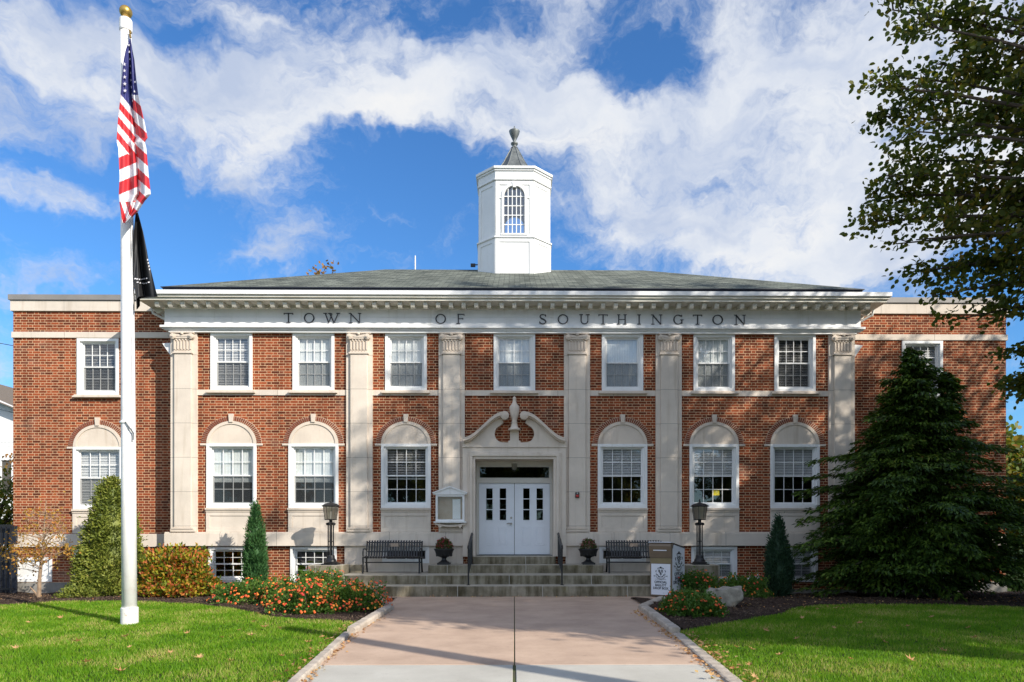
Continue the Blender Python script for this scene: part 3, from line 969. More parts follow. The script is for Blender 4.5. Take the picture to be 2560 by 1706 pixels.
for x, k in ((WLX, 'open'), (WRX, 'slats')):
    window(x, WY, WU0, WU1, 1.18, k, 1, sill='upper')
    W = window(x, WY, WL0, WL1, 1.40, 'slats', 1.0, screen=True)
    arch_top(x, WY, WL1 + .003, 1.40, W)
    low_panel(x, WY, zz(1334, WY), WL0, 1.40, W)
    window(x, WY, 0.17, 1.12, 1.32, None, 1, screen=False)


# pilasters
def pilaster(X):
    root = MB().box(X - .36, X + .36, YF - .065, YF + .02, 1.586, 7.07).build('pilaster', 'lime_shaft', hall)
    MB().box(X - .235, X + .235, YF - .13, YF - .066, 1.72, 6.50).build('shaft', 'lime_shaft', root, bevel=0.012)
    MB().box(X - .345, X + .345, YF - .135, YF - .066, 1.587, 1.665).box(X - .30, X + .30, YF - .155, YF - .066, 1.665, 1.70).box(X - .262, X + .262, YF - .145, YF - .066, 1.70, 1.722).build('base', 'lime_cap', root, bevel=0.012)
    cp = MB()
    cp.box(X - .27, X + .27, YF - .16, YF - .066, 6.49, 6.53)                     # astragal
    cp.box(X - .245, X + .245, YF - .125, YF - .066, 6.53, 6.90)                  # necking
    for k in range(6):                                                             # flutes' ribs
        xx = X - .215 + k * .086
        cp.box(xx - .017, xx + .017, YF - .155, YF - .126, 6.60, 6.84)
    for k in range(5):
        xx = X - .172 + k * .086
        cp.lathe([(.022, -.02), (.03, 0), (.022, .02)], 8, (xx, YF - .13, 6.86))
        cp.lathe([(.012, -.012), (.018, 0), (.012, .012)], 6, (xx, YF - .13, 6.58))
    cp.box(X - .255, X + .255, YF - .165, YF - .066, 6.895, 6.945)                 # echinus
    for s in (-1, 1):                                                              # volutes: stepped scroll discs
        cx, cz = X + s * .245, 6.955
        for r, y in ((.078, .19), (.052, .205), (.024, .225)):
            cp.prism(arc(cx, cz, r, r, 0, 2 * math.pi * 19 / 20, 19), YF - y, YF - .10)
    cp.band([(X - .245, 7.03), (X, 6.995), (X + .245, 7.03)], [(X - .245, 6.955), (X, 6.935), (X + .245, 6.955)], YF - .175, YF - .066)
    cp.lathe([(.015, -.03), (.04, -.015), (.045, .015), (.02, .035)], 10, (X, YF - .175, 7.02))
    cp.box(X - .315, X + .315, YF - .185, YF - .066, 7.04, 7.075)                  # abacus
    cp.build('capital', 'lime_cap', root)


for x in (-9.11, -4.285, -1.735, 1.735, 4.285, 9.11):
    pilaster(x)

# entablature
FY = YF - .12
MB().box(-9.5, 9.5, FY, WY, 7.078, 7.13).box(-9.60, 9.60, FY - .03, WY + .1, 7.13, 7.15).build('architrave', 'white', hall)
MB().box(-9.66, 9.66, FY - .05, WY + .15, 7.15, 7.185).box(-9.70, 9.70, FY - .10, WY + .2, 7.185, 7.25).build('taenia', 'white', hall, bevel=0.01)
fz = MB().box(-9.61, 9.61, FY, WY + .1, 7.25, 7.498).box(-9.61, 9.61, FY + .004, WY + .1, 7.503, 7.72).box(-9.60, 9.60, FY + .012, WY + .1, 7.498, 7.503)
frieze = fz.build('frieze', 'frieze', hall)
EX, EY = 10.17, YF - .72
cor = MB()
cor.box(-9.70, 9.70, FY - .06, 29.6, 7.72, 7.80)
cor.box(-EX + .10, EX - .10, EY + .10, 30.1, 7.80, 7.87)
cor.box(-EX + .05, EX - .05, EY + .05, 30.2, 7.87, 7.93)
cornice = cor.build('cornice', 'cream', hall)
gt = MB()
for (a, b, c, d) in ((-EX, EX, EY, EY + .06), (-EX, -EX + .06, EY + .06, 30.2), (EX - .06, EX, EY + .06, 30.2)):
    gt.box(a, b, c, d, 7.93, 8.045)
gt.box(-EX + .06, EX - .06, EY + .06, 30.2, 7.93, 7.95)
gt.build('gutter', 'frieze', hall, bevel=0.012)
# modillions, one mesh copied along the soffit
pm = [(0, 0), (0, -.07), (.04, -.135), (.12, -.15), (.20, -.105), (.30, -.08), (.33, -.085), (.36, -.075), (.36, 0)]
md = MB()
vs = [(sx * .055, y, z) for sx in (-1, 1) for y, z in pm]
n = len(pm)
md.add(vs, [tuple(range(n)), tuple(range(2 * n - 1, n - 1, -1))] + [(i, (i + 1) % n, n + (i + 1) % n, n + i) for i in range(n)])
md.box(-.065, .065, -.01, .36, -.012, -.001)
mod0 = md.build('modillion', 'cream', None)
mod0.parent = hall
mod0.matrix_parent_inverse = Matrix.Translation(-hall.location)
NM = 57
for k in range(NM):
    o = mod0 if k == 0 else mod0.copy()
    if k:
        COL.objects.link(o)
    o.location = ((k - (NM - 1) / 2) * .3435, EY + .19, 7.797)
for s in (-1, 1):
    for k in range(3):
        o = mod0.copy()
        COL.objects.link(o)
        o.rotation_euler = (0, 0, s * R(90))
        o.location = (s * (EX - .19), FY + .25 + k * .3435, 7.797)


# letters on the frieze
def stroke(mb, x0, z0, x1, z1, t, y0, y1):
    d = Vector((x1 - x0, z1 - z0)).normalized()
    nx, nz = -d.y * t / 2, d.x * t / 2
    mb.prism([(x0 + nx, z0 + nz), (x0 - nx, z0 - nz), (x1 - nx, z1 - nz), (x1 + nx, z1 + nz)], y0, y1)


def letter(ch, x0, x1, z0, z1):
    mb = MB()
    w, h = x1 - x0, z1 - z0
    t, th, sf = .029, .015, .014     # thick, thin, serif height
    y0, y1 = FY - .022, FY + .002
    S = lambda a, b, c, d, k: stroke(mb, x0 + a * w, z0 + b * h, x0 + c * w, z0 + d * h, k, y0 + rr() , y1)
    rr = lambda c=[0]: (c.__setitem__(0, c[0] + 1), -0.0012 * c[0])[1]
    def serif(a, b, half=.055):
        mb.box(x0 + a * w - half, x0 + a * w + half, y0 + rr(), y1, z0 + b * h - (0 if b < .5 else sf), z0 + b * h + (sf if b < .5 else 0))
    def ell(cx, cz, rx, rz, a0, a1, kx, kz):
        cx, cz = x0 + cx * w, z0 + cz * h
        mb.band(arc(cx, cz, rx, rz, a0, a1, 26), arc(cx, cz, rx - kx, rz - kz, a0, a1, 26), y0 + rr(), y1)
    if ch == 'T':
        S(.5, 0, .5, 1, t); S(0, .965, 1, .965, th); serif(.5, 0); S(0.03, .84, .03, 1, th); S(.97, .84, .97, 1, th)
    elif ch == 'O':
        ell(.5, .5, w / 2, h / 2, 0, 2 * math.pi, .033, .019)
    elif ch == 'W':
        S(.06, 1, .30, 0, t); S(.30, 0, .52, .95, th); S(.36, 1, .66, 0, t); S(.66, 0, .94, 1, th); serif(.06, 1, .05); serif(.94, 1, .05); serif(.38, 1, .05)
    elif ch == 'N':
        S(.12, 0, .12, 1, th); S(.08, 1, .90, 0, t); S(.90, 0, .90, 1, th); serif(.12, 0, .045); serif(.90, 1, .045); serif(.06, 1, .035)
    elif ch == 'F':
        S(.2, 0, .2, 1, t); S(.1, .965, 1, .965, th); S(.2, .52, .8, .52, th); serif(.2, 0); S(.97, .85, .97, 1, th); S(.8, .45, .8, .6, th)
    elif ch == 'U':
        S(.12, .33, .12, 1, t); S(.88, .33, .88, 1, th); ell(.5, .33, .38 * w + .012, .33 * h, math.pi, 2 * math.pi, .028, .022); serif(.12, 1, .05); serif(.88, 1, .05)
    elif ch == 'H':
        S(.12, 0, .12, 1, t); S(.88, 0, .88, 1, t); S(.12, .5, .88, .5, th)
        for a in (.12, .88):
            serif(a, 0, .045); serif(a, 1, .045)
    elif ch == 'I':
        S(.5, 0, .5, 1, t); serif(.5, 0, .05); serif(.5, 1, .05)
    elif ch == 'G':
        ell(.5, .5, w / 2, h / 2, R(48), R(322), .033, .019); S(.88, .08, .88, .46, t); serif(.88, .45, .05); S(.86, .78, .86, .98, th)
    elif ch == 'S':
        pts = [(.88, .80), (.78, .93), (.52, .985), (.22, .93), (.10, .76), (.22, .60), (.52, .50), (.80, .39), (.92, .23), (.80, .07), (.48, .015), (.18, .07), (.06, .22)]
        for (a, b), (c, d), k in zip(pts[:-1], pts[1:], (.018, .018, .022, .026, .03, .034, .034, .03, .026, .022, .018, .018)):
            S(a, b, c, d, k)
        S(.06, .05, .06, .26, th); S(.89, .76, .89, .97, th)
    mb.build('letter', 'letters', hall)


text = [('T', 710, 733), ('O', 760, 786.5), ('W', 811, 848), ('N', 874, 902), ('O', 1088.5, 1115), ('F', 1142, 1161), ('S', 1348, 1366), ('O', 1394, 1420.5), ('U', 1450, 1472),
        ('T', 1496, 1519), ('H', 1544, 1565), ('I', 1593, 1602), ('N', 1629, 1654), ('G', 1683, 1707), ('T', 1732, 1755), ('O', 1780.5, 1807), ('N', 1837, 1862.5)]
for ch, a, b in text:
    zc = zz(798.6, FY) if a > 1000 else zz(797.4, FY)
    letter(ch, at(a, 800, FY).x, at(b, 800, FY).x, zc - .135, zc + .135)

# roof
RY, RZ, RUN = YF - .20, 8.30, 5.17
EXR, XR, ZR = 9.66, 4.49, 10.69
rf = MB()
V = [(-EXR, RY, RZ), (EXR, RY, RZ), (EXR, RY + 2 * RUN, RZ), (-EXR, RY + 2 * RUN, RZ), (-XR, RY + RUN, ZR), (XR, RY + RUN, ZR)]
rf.add(V, [(0, 1, 5, 4), (1, 2, 5), (2, 3, 4, 5), (3, 0, 4)])
roof = rf.build('roof', 'shingle', hall)
MB().box(-EXR + .03, EXR - .03, RY + .03, RY + 2 * RUN - .03, 7.95, RZ - .025).box(-EXR - .01, EXR + .01, RY - .02, RY + .3, RZ - .024, RZ - .004).build('eave_board', 'darkedge', roof)
MB().tube([(at(1038, 660, 24.7).x, 24.7, 10.5), (at(1038, 660, 24.7).x, 24.7, zz(641, 24.7))], .022, 8).build('antenna', 'white', roof)  # thin antenna pole standing behind the ridge

# downspouts under the cornice ends
for s in (-1, 1):
    d = MB().tube([(s * (EX - .12), FY + .15, 7.85), (s * (EX - .14), FY + .2, 7.66), (s * (9.72), FY + .35, 7.5), (s * 9.58, FY + .42, 7.42)], .035, 8)
    d.build('downspout', 'white', hall)
    MB().prism([(s * 9.5, 6.45), (s * 9.5, 6.82), (s * 9.74, 6.80)], YF + .02, YF + .2).build('leader_head', 'white', hall)


# cupola
CUY = RY + RUN


def octa(front, chamf, cy=CUY):
    a, b = front / 2, front / 2 + chamf
    return [(-a, cy - b), (a, cy - b), (b, cy - a), (b, cy + a), (a, cy + b), (-a, cy + b), (-b, cy + a), (-b, cy - a)]


CF = CUY - 0.63 - 0.59      # front face of the base
cz1, cz2, cz3 = 11.30, 13.22, 13.66
cu = MB().prism_z(octa(1.26, .59), 9.6, cz1).prism_z(octa(1.33, .61), cz1, cz1 + .05)
cu.prism_z(octa(1.24, .575), cz1 + .05, 11.35)
bz = 11.36
cupola = cu.build('cupola', 'white', hall, bevel=0.006)
# upper drum: faces with an arched opening in front
dr = MB()
po = octa(1.24, .575)
yf = po[0][1]
wx, zs, zb, rz_ = .345, 12.70, 11.45, .34
opening = [(-wx, zb)] + list(reversed(arc(0, zs, wx, rz_, 0, math.pi, 20))) + [(wx, zb)]
# front face built as left, right, below and above strips
a = .62
dr.box(-a, -wx, yf, yf + .08, bz, cz2).box(wx, a, yf, yf + .08, bz, cz2).box(-wx, wx, yf, yf + .08, bz, zb)
top = arc(0, zs, wx, rz_, math.pi, 0, 20)
dr.band(top, [(x, cz2) for x, z in top], yf, yf + .08)
pts = po[1:] + po[:1]
for k, (p, q) in enumerate(zip(pts[:-1], pts[1:])):
    if k != 3:
        dr.add([(*p, bz), (*q, bz), (*q, cz2), (*p, cz2)], [(0, 1, 2, 3)])
yb = po[4][1]      # the far face has the same window, sky shows through
dr.box(-a, -wx, yb - .08, yb, bz, cz2).box(wx, a, yb - .08, yb, bz, cz2).box(-wx, wx, yb - .08, yb, bz, zb)
dr.band(top, [(x, cz2) for x, z in top], yb - .08, yb)
drum = dr.build('drum', 'white', cupola)
# trim on the faces: raised rails and stiles
tr = MB()


def face_frame(p, q, z0, z1, t, dpt):
    p, q = Vector((*p, 0)), Vector((*q, 0))
    d = (q - p).normalized()
    nrm = Vector((d.y, -d.x, 0))
    L = (q - p).length
    def slab(a0, a1, b0, b1):
        c = [p + d * a0, p + d * a1]
        v = []
        for k in (0, dpt):
            v += [c[0] + nrm * k + Vector((0, 0, b0)), c[1] + nrm * k + Vector((0, 0, b0)), c[1] + nrm * k + Vector((0, 0, b1)), c[0] + nrm * k + Vector((0, 0, b1))]
        tr.add(v, [(0, 1, 2, 3), (4, 5, 6, 7), (0, 1, 5, 4), (1, 2, 6, 5), (2, 3, 7, 6), (3, 0, 4, 7)])
    slab(.004, t, z0, z1); slab(L - t, L - .004, z0, z1); slab(t, L - t, z1 - t, z1); slab(t, L - t, z0, z0 + t * .6)


pb = octa(1.26, .59)
for i in range(8):
    face_frame(pb[i], pb[(i + 1) % 8], 9.65, cz1, .13, .022)
    face_frame(po[i], po[(i + 1) % 8], cz1 + .051, cz2 - .03, .12, .022)
tr.build('trim', 'white', cupola)
# arched window
fr = MB()
o1 = [(-wx - .075, zb)] + arc(0, zs, wx + .075, rz_ + .075, math.pi, 0, 20) + [(wx + .075, zb)]
i1 = [(-wx + .005, zb)] + arc(0, zs, wx - .005, rz_ - .005, math.pi, 0, 20) + [(wx - .005, zb)]
fr.band(o1, i1, yf - .04, yf + .05)
fr.box(-wx - .1, wx + .1, yf - .06, yf + .05, zb - .05, zb - .001)
fr.prism([(-.05, 12.98), (.05, 12.98), (.075, 13.16), (-.075, 13.16)], yf - .055, yf)
for s in (-1, 1):
    p, q = sorted((s * (wx + .078), s * (wx + .15)))
    fr.box(p, q, yf - .03, yf, zs - .08, zs - .04)
cw = fr.build('window', 'white', cupola)
for k in range(1, 5):
    xx = -wx + 2 * wx * k / 5
    zt = zs + rz_ * math.sqrt(max(0, 1 - (xx / wx) ** 2))
    cwm = MB().box(xx - .017, xx + .017, yf + .02, yf + .045, zb, zt)
    if k == 1:
        mun = MB()
    mun.v += []
    mun.box(xx - .015, xx + .015, yf + .02, yf + .045, zb, zt)
for k in range(1, 5):
    zc = zb + (zs - zb) * k / 4
    mun.box(-wx, wx, yf + .022, yf + .043, zc - .015, zc + .015)
mun.build('muntins', 'white', cupola)
MB().prism(opening, yf + .050, yf + .056).build('pane', 'glass', cupola)
MB().prism_z(octa(1.30, .60), cz2, 13.27).prism_z(octa(1.27, .59), 13.27, 13.52).prism_z(octa(1.31, .605), 13.52, 13.58).prism_z(octa(1.36, .62), 13.58, cz3).build('entablature', 'white', cupola, bevel=0.006)
sp = MB()
prof = [(1.26, 13.662), (.95, 13.80), (.60, 14.06), (.40, 14.36), (.235, 14.68), (.10, 14.93)]
sp.lathe(prof, 8, (0, CUY, 0), R(22.5))
for j in range(8):
    t = R(22.5) + j * math.pi / 4
    sp.tube([(r * math.cos(t), CUY + r * math.sin(t), z + .005) for r, z in prof], .018, 5)
sp.build('spire', 'copper', cupola)
MB().lathe([(.10, 14.92), (.12, 14.94), (.07, 14.98), (.06, 15.03), (.12, 15.06), (.125, 15.10), (.06, 15.13), (.045, 15.17), (.10, 15.28), (.165, 15.42), (.185, 15.49), (.19, 15.52), (.10, 15.54), (.06, 15.57), (.02, 15.59), (.025, 15.63), (.012, 15.70)], 16, (0, CUY, 0)).build('finial', 'copper', cupola, smooth=True)
MB().bar((-1.22, CUY - .3, 10.75), (-1.36, CUY - .35, 10.73), .03, .03).box(-1.50, -1.34, CUY - .40, CUY - .32, 10.66, 10.76).build('floodlight', 'black', cupola)

# ------------------------------------------------------------------ entrance surround
DY = YF - .20
ent = MB()
# stone panel with swan-neck outline: polygon pieces around the opening
OX, OZ = 1.075, 3.59          # opening
ent.box(-1.42, -OX, DY, YF + .02, 0.91, 4.08).box(OX, 1.42, DY, YF + .02, 0.91, 4.08)
ent.box(-OX, OX, DY, YF + .02, OZ, 3.905)
# tympanum under the swan necks, with the two round gaps beside the urn pedestal
def neck(t):
    """swan neck centre line for x from 1.39 (eave) to 0.31 (scroll); t in 0..1"""
    x = 1.39 - 1.08 * t
    s = t * t * (3 - 2 * t)
    return x, 4.10 + .70 * (0.06 * t + 0.94 * s)


cut = arc(.33, 4.29, .215, .235, R(100), R(270), 14)       # outer side of the gap (right half)
for s in (-1, 1):
    nk = [neck(i / 16) for i in range(17)]
    nk = [(x, z - .03) for x, z in nk if x > .36]
    poly = [(1.39, 3.906)] + nk + [(.30, 4.60), (.40, 4.515)] + arc(.33, 4.29, .215, .235, R(75), R(-90), 14) + [(.24, 4.05), (.165, 4.05), (.165, 3.906)]
    ent.prism([(s * x, z) for x, z in poly], DY + .02, YF + .02)
ent.box(-.165, .165, DY + .02, YF + .02, 3.906, 4.10)
ent.box(-.12, .12, DY + .02, YF + .02, 4.10, 4.37)
surround = ent.build('door_surround', 'lime', hall)
nb = MB()
for s in (-1, 1):
    for off, hh, dep in ((0, .055, .17), (.055, .035, .13), (-.045, .045, .10)):
        up = [neck(i / 22) for i in range(23)]
        a = [(s * x, z + off + hh / 2) for x, z in up]
        b = [(s * x, z + off - hh / 2) for x, z in up]
        nb.band(a, b, DY - dep, DY + .03)
    cx, cz = s * .265, 4.77
    for r, y in ((.115, .165), (.085, .185), (.05, .20), (.022, .215)):
        nb.prism(arc(cx, cz, r, r, 0, 2 * math.pi * 23 / 24, 23), DY - y, DY + .03)
nb.build('swan_neck', 'lime_cap', surround)
MB().lathe([(.17, 4.37), (.17, 4.41), (.12, 4.43), (.09, 4.50), (.075, 4.58), (.09, 4.60), (.065, 4.63), (.08, 4.68), (.12, 4.80), (.135, 4.92), (.138, 5.0), (.12, 5.04), (.075, 5.09), (.05, 5.16), (.045, 5.22), (.05, 5.25), (.03, 5.29), (.01, 5.30)], 20, (0, DY - .05, 0)).build('urn', 'lime_cap', surround, smooth=True)
am = MB()
for t0, t1, y0 in ((1.27, 1.22, .05), (1.22, 1.15, .075), (1.15, 1.075, .03)):
    zt0, zt1 = OZ + (t0 - OX), OZ + (t1 - OX)
    am.box(-t0, t0, DY - y0, DY + .01, zt1, zt0)
    for s in (-1, 1):
        a, b = sorted((s * t0, s * t1))
        am.box(a, b, DY - y0, DY + .01, .915, zt1)
am.box(-1.44, 1.44, DY - .03, DY + .01, 3.91, 3.935)
am.build('moulding', 'lime', surround, bevel=0.006)
DD = 19.95
rv = MB()
for s in (-1, 1):
    a, b = sorted((s * OX, s * (OX + .1)))
    rv.box(a, b, YF + .021, DD + .2, .9, OZ + .1)
rv.box(-OX, OX, YF + .021, DD + .2, OZ, OZ + .1)
rv.build('reveal', 'lime', surround)
# frame, transom and the two leaves
dfm = MB().box(-1.075, -1.01, DD - .05, DD + .08, .93, OZ).box(1.01, 1.075, DD - .05, DD + .08, .93, OZ).box(-1.01, 1.01, DD - .05, DD + .08, 3.455, OZ)
dfm.box(-1.01, 1.01, DD - .05, DD + .08, 2.97, 3.09)
dfm.ring(-1.01, 1.01, 3.09, 3.455, .03, DD - .03, DD + .05)
door_frame = dfm.build('door_frame', 'frame', hall, bevel=0.006)
MB().box(-.98, .98, DD + .0, DD + .006, 3.12, 3.425).build('transom', 'darkglass', door_frame)
MB().box(-1.08, 1.08, DD - .10, DD + .2, .86, .935).build('threshold', 'copper', door_frame)
for s in (-1, 1):
    dl = MB()
    # stiles and rails around two columns of three lights
    x0, x1 = (-1.005, -.006) if s < 0 else (.006, 1.005)
    W_ = x1 - x0
    zl, zt, z0d, z1d = 1.915, 2.825, .945, 2.965
    ca = (x0 + W_ * .20, x0 + W_ * .39) if s < 0 else (x0 + W_ * .24, x0 + W_ * .43)
    cb = (x0 + W_ * .585, x0 + W_ * .775) if s < 0 else (x0 + W_ * .62, x0 + W_ * .81)
    yd = DD
    dl.box(x0, x1, yd, yd + .045, z0d, zl).box(x0, x1, yd, yd + .045, zt, z1d)
    for a, b in ((x0, ca[0]), (ca[1], cb[0]), (cb[1], x1)):
        dl.box(a, b, yd, yd + .045, zl, zt)
    for a, b in (ca, cb):
        dl.ring(a - .02, b + .02, zl - .02, zt + .02, .025, yd - .012, yd + .02)
        for k in (1, 2):
            zc = zl + (zt - zl) * k / 3
            dl.box(a, b, yd + .002, yd + .03, zc - .011, zc + .011)
        dl.ring(a - .035, b + .035, 1.20, 1.73, .03, yd - .008, yd)
        dl.box(a + .02, b - .02, yd - .007, yd, 1.255, 1.675)
    D = dl.build('door', 'door', hall, bevel=0.003)
    pg = MB()
    for a, b in (ca, cb):
        pg.box(a, b, yd + .031, yd + .035, zl, zt)
    pg.build('pane', 'darkglass', D)
    if s < 0:
        MB().tube([(-.09, yd - .001, 1.82), (-.09, yd - .06, 1.82)], .03, 12).tube([(-.09, yd - .055, 1.82), (-.15, yd - .06, 1.83), (-.22, yd - .055, 1.815)], .014, 8).build('handle', 'pewter', D)
        MB().lathe([(.032, 0), (.028, .02)], 12, (0, 0, 0)).xf(Matrix.Translation((-.09, yd, 1.985)) @ Matrix.Rotation(R(90), 4, 'X')).build('lock', 'pewter', D)
# lantern hanging in the porch
hl = empty('hanging_lantern', (0, DD - .28, OZ), 'small dim glass lantern hanging under the door lintel', 'lantern')
MB().tube([(0, DD - .28, OZ), (0, DD - .28, OZ - .06)], .012, 6).lathe([(.09, OZ - .06), (.09, OZ - .09), (.02, OZ - .055)], 6, (0, DD - .28, 0)).build('cap', 'frame', hl)
MB().lathe([(.085, OZ - .09), (.07, OZ - .24), (.02, OZ - .27)], 6, (0, DD - .28, 0)).build('glass', 'lampglass', hl)

# steps
st = empty('stone_steps', (0, Y_STEP, 0), 'worn stone steps with two wide lower treads up to the white doors', 'steps')
LX = 4.44
MB().box(-3.5, 3.62, Y_STEP, 17.97, -.2, .26).build('step', 'step', st, bevel=0.018)
MB().box(-LX, LX, 17.92, 20.0, -.2, .488).build('step', 'step', st, bevel=0.018)
MB().box(-2.30, 2.38, 18.75, 20.0, .40, .706).build('step', 'step', st, bevel=0.018)
MB().box(-1.13, 1.13, 19.18, 20.0, .6, .915).build('step', 'step', st, bevel=0.015)

# pedestals
for s, lab in ((-1, 'grey stone lamp pedestal rising behind the larger orange flower bed'), (1, 'grey stone lamp pedestal next to the ballot box')):
    x0, x1 = sorted((s * 4.47, s * 5.36))
    p = MB().box(x0, x1, 18.25, 19.05, -.25, .725).box(*sorted((s * 4.15, s * 4.69)), 19.06, YF - .07, .3, .70).build('lamp_pedestal', 'step', None, bevel=0.015)
    tag(p, lab, 'pedestal', 'lamp pedestals beside the steps')


# ------------------------------------------------------------------ lamp posts
def lamp(x, y, z, label):
    r = empty('lamp_post', (x, y, z), label, 'lamp post', 'lamp posts flanking the steps')
    MB().box(x - .205, x + .205, y - .205, y + .205, z, z + .035).lathe([(.185, .035), (.19, .06), (.15, .085), (.135, .13), (.11, .17), (.10, .24), (.095, .25)], 16, (x, y, z)).build('base', 'black', r)
    c = MB()
    for k in range(4):
        t = k * math.pi / 2
        cx, cy = x + .068 * math.cos(t), y + .068 * math.sin(t)
        c.tube([(cx, cy, z + .22), (cx, cy, z + 1.12)], .017, 8)
    for zz_, rr_ in ((.24, .10), (.62, .082), (1.06, .10), (1.10, .115)):
        c.lathe([(rr_ * .9, zz_ - .012), (rr_, zz_), (rr_ * .9, zz_ + .012)], 14, (x, y, z))
    for k in range(6):       # leafy knob ring at the capital
        t = k * math.pi / 3 + .5
        c.lathe([(.01, -.035), (.03, -.01), (.03, .015), (.01, .035)], 8, (x + .10 * math.cos(t), y + .10 * math.sin(t), z + 1.075))
    c.tube([(x, y, z + 1.08), (x, y, z + 1.185)], .045, 10)
    c.build('post', 'black', r)
    l = MB().lathe([(.16, 1.18), (.165, 1.20), (.15, 1.205)], 8, (x, y, z), R(22.5))
    for k in range(8):
        t = R(22.5) + k * math.pi / 4
        l.tube([(x + .15 * math.cos(t), y + .15 * math.sin(t), z + 1.2), (x + .20 * math.cos(t), y + .20 * math.sin(t), z + 1.54)], .007, 5)
    l.lathe([(.205, 1.535), (.24, 1.54), (.245, 1.555), (.16, 1.61), (.07, 1.635), (.03, 1.645), (.028, 1.67), (.012, 1.70), (.005, 1.735)], 16, (x, y, z))
    lant = l.build('lantern', 'black', r)
    MB().lathe([(.148, 1.205), (.197, 1.535)], 8, (x, y, z), R(22.5)).build('glass', 'lampglass', lant)
    MB().tube([(x, y, z + 1.2), (x, y, z + 1.43)], [.03, .022], 8).build('bulb', 'paper', lant)


lamp(at(827, 1415, 18.6).x, 18.6, .725, 'black lantern lamp post standing nearest the orange flower mound')
lamp(at(1749, 1415, 18.6).x, 18.6, .725, 'black lantern lamp post standing behind the white ballot box')


# ------------------------------------------------------------------ benches
def bench(x, y, z, label):
    r = empty('park_bench', (x, y, z), label, 'bench', 'benches beside the door')
    L = 1.52
    sl, bk = MB(), MB()
    n = 20
    seat = [(-.30, .40), (-.315, .43), (-.29, .455), (-.18, .455), (0, .435), (.10, .43), (.14, .44)]
    back = [(.14, .44), (.165, .50), (.235, .80), (.25, .85), (.27, .865), (.295, .855)]
    for k in range(n):
        xx = x - L / 2 + .075 + (L - .15) * k / (n - 1)
        for pts, mb in ((seat, sl), (back, bk)):
            for (a, b), (c, d) in zip(pts[:-1], pts[1:]):
                dirv = Vector((0, c - a, d - b))
                nn = Vector((0, -dirv.z, dirv.y)).normalized()
                mb.bar((xx, y + a, z + b), (xx, y + c, z + d), .042, .008, nn)
    for a, b in ((-.29, .43), (.10, .42)):
        sl.bar((x - L / 2, y + a, z + b - .015), (x + L / 2, y + a, z + b - .015), .03, .02)
    for a, b in ((.19, .56), (.25, .81)):
        bk.bar((x - L / 2 + .02, y + a + .012, z + b), (x + L / 2 - .02, y + a + .012, z + b), .02, .03)
    sl.build('seat', 'black', r)
    bk.build('backrest', 'black', r)
    for s in (-1, 1):
        xx = x + s * (L / 2 - .012)
        MB().tube([(xx, y - .30, z + .44), (xx, y - .295, z + .25), (xx, y - .33, z + .0)], .024, 8).build('leg', 'black', r)
        MB().tube([(xx, y + .14, z + .44), (xx, y + .16, z + .2), (xx, y + .24, z + .0)], .024, 8).build('leg', 'black', r)
        MB().tube([(xx, y - .30, z + .42), (xx, y + .14, z + .42), (xx, y + .25, z + .85)], .022, 8).build('side_frame', 'black', r)
        MB().tube([(xx, y - .29, z + .45), (xx, y - .30, z + .58), (xx, y - .25, z + .645), (xx, y - .05, z + .65), (xx, y + .12, z + .62), (xx, y + .19, z + .61)], .019, 8).build('armrest', 'black', r)
    MB().tube([(x - L / 2, y - .02, z + .28), (x + L / 2, y - .02, z + .28)], .016, 8).build('stretcher', 'black', r)
    MB().box(x - .11, x + .11, y + .205, y + .222, z + .70, z + .79).build('plaque', 'cork', r)


bench(-3.27, 18.97, .488, 'black slatted metal bench beside the notice board')
bench(3.27, 18.97, .488, 'black slatted metal bench partly behind the ballot box')


# ------------------------------------------------------------------ planters and chrysanthemums
def planter(x, y, z, label):
    r = empty('planter_urn', (x, y, z), label, 'planter', 'urn planters on the upper step')
    MB().box(x - .17, x + .17, y - .17, y + .17, z, z + .05).lathe([(.15, .05), (.15, .065), (.10, .09), (.065, .13), (.06, .17), (.08, .19), (.10, .20)], 20, (x, y, z)).build('foot', 'black', r)
    b = MB().lathe([(.10, .20), (.17, .225), (.22, .28), (.245, .36), (.27, .405), (.278, .425), (.265, .43), (.235, .40), (.2, .37)], 26, (x, y, z))
    for k in range(14):
        t = 2 * math.pi * k / 14
        b.lathe([(.006, -.05), (.018, -.02), (.018, .02), (.006, .05)], 6, (x + .205 * math.cos(t), y + .205 * math.sin(t), z + .27))
    b.build('bowl', 'black', r, smooth=True)


UX = (at(1110, 1400, 19.0).x, at(1471, 1400, 19.0).x)
planter(UX[0], 19.02, .706, 'black urn planter between the notice board and a bench')
planter(UX[1], 19.02, .706, 'black urn planter below the red and black alarm')


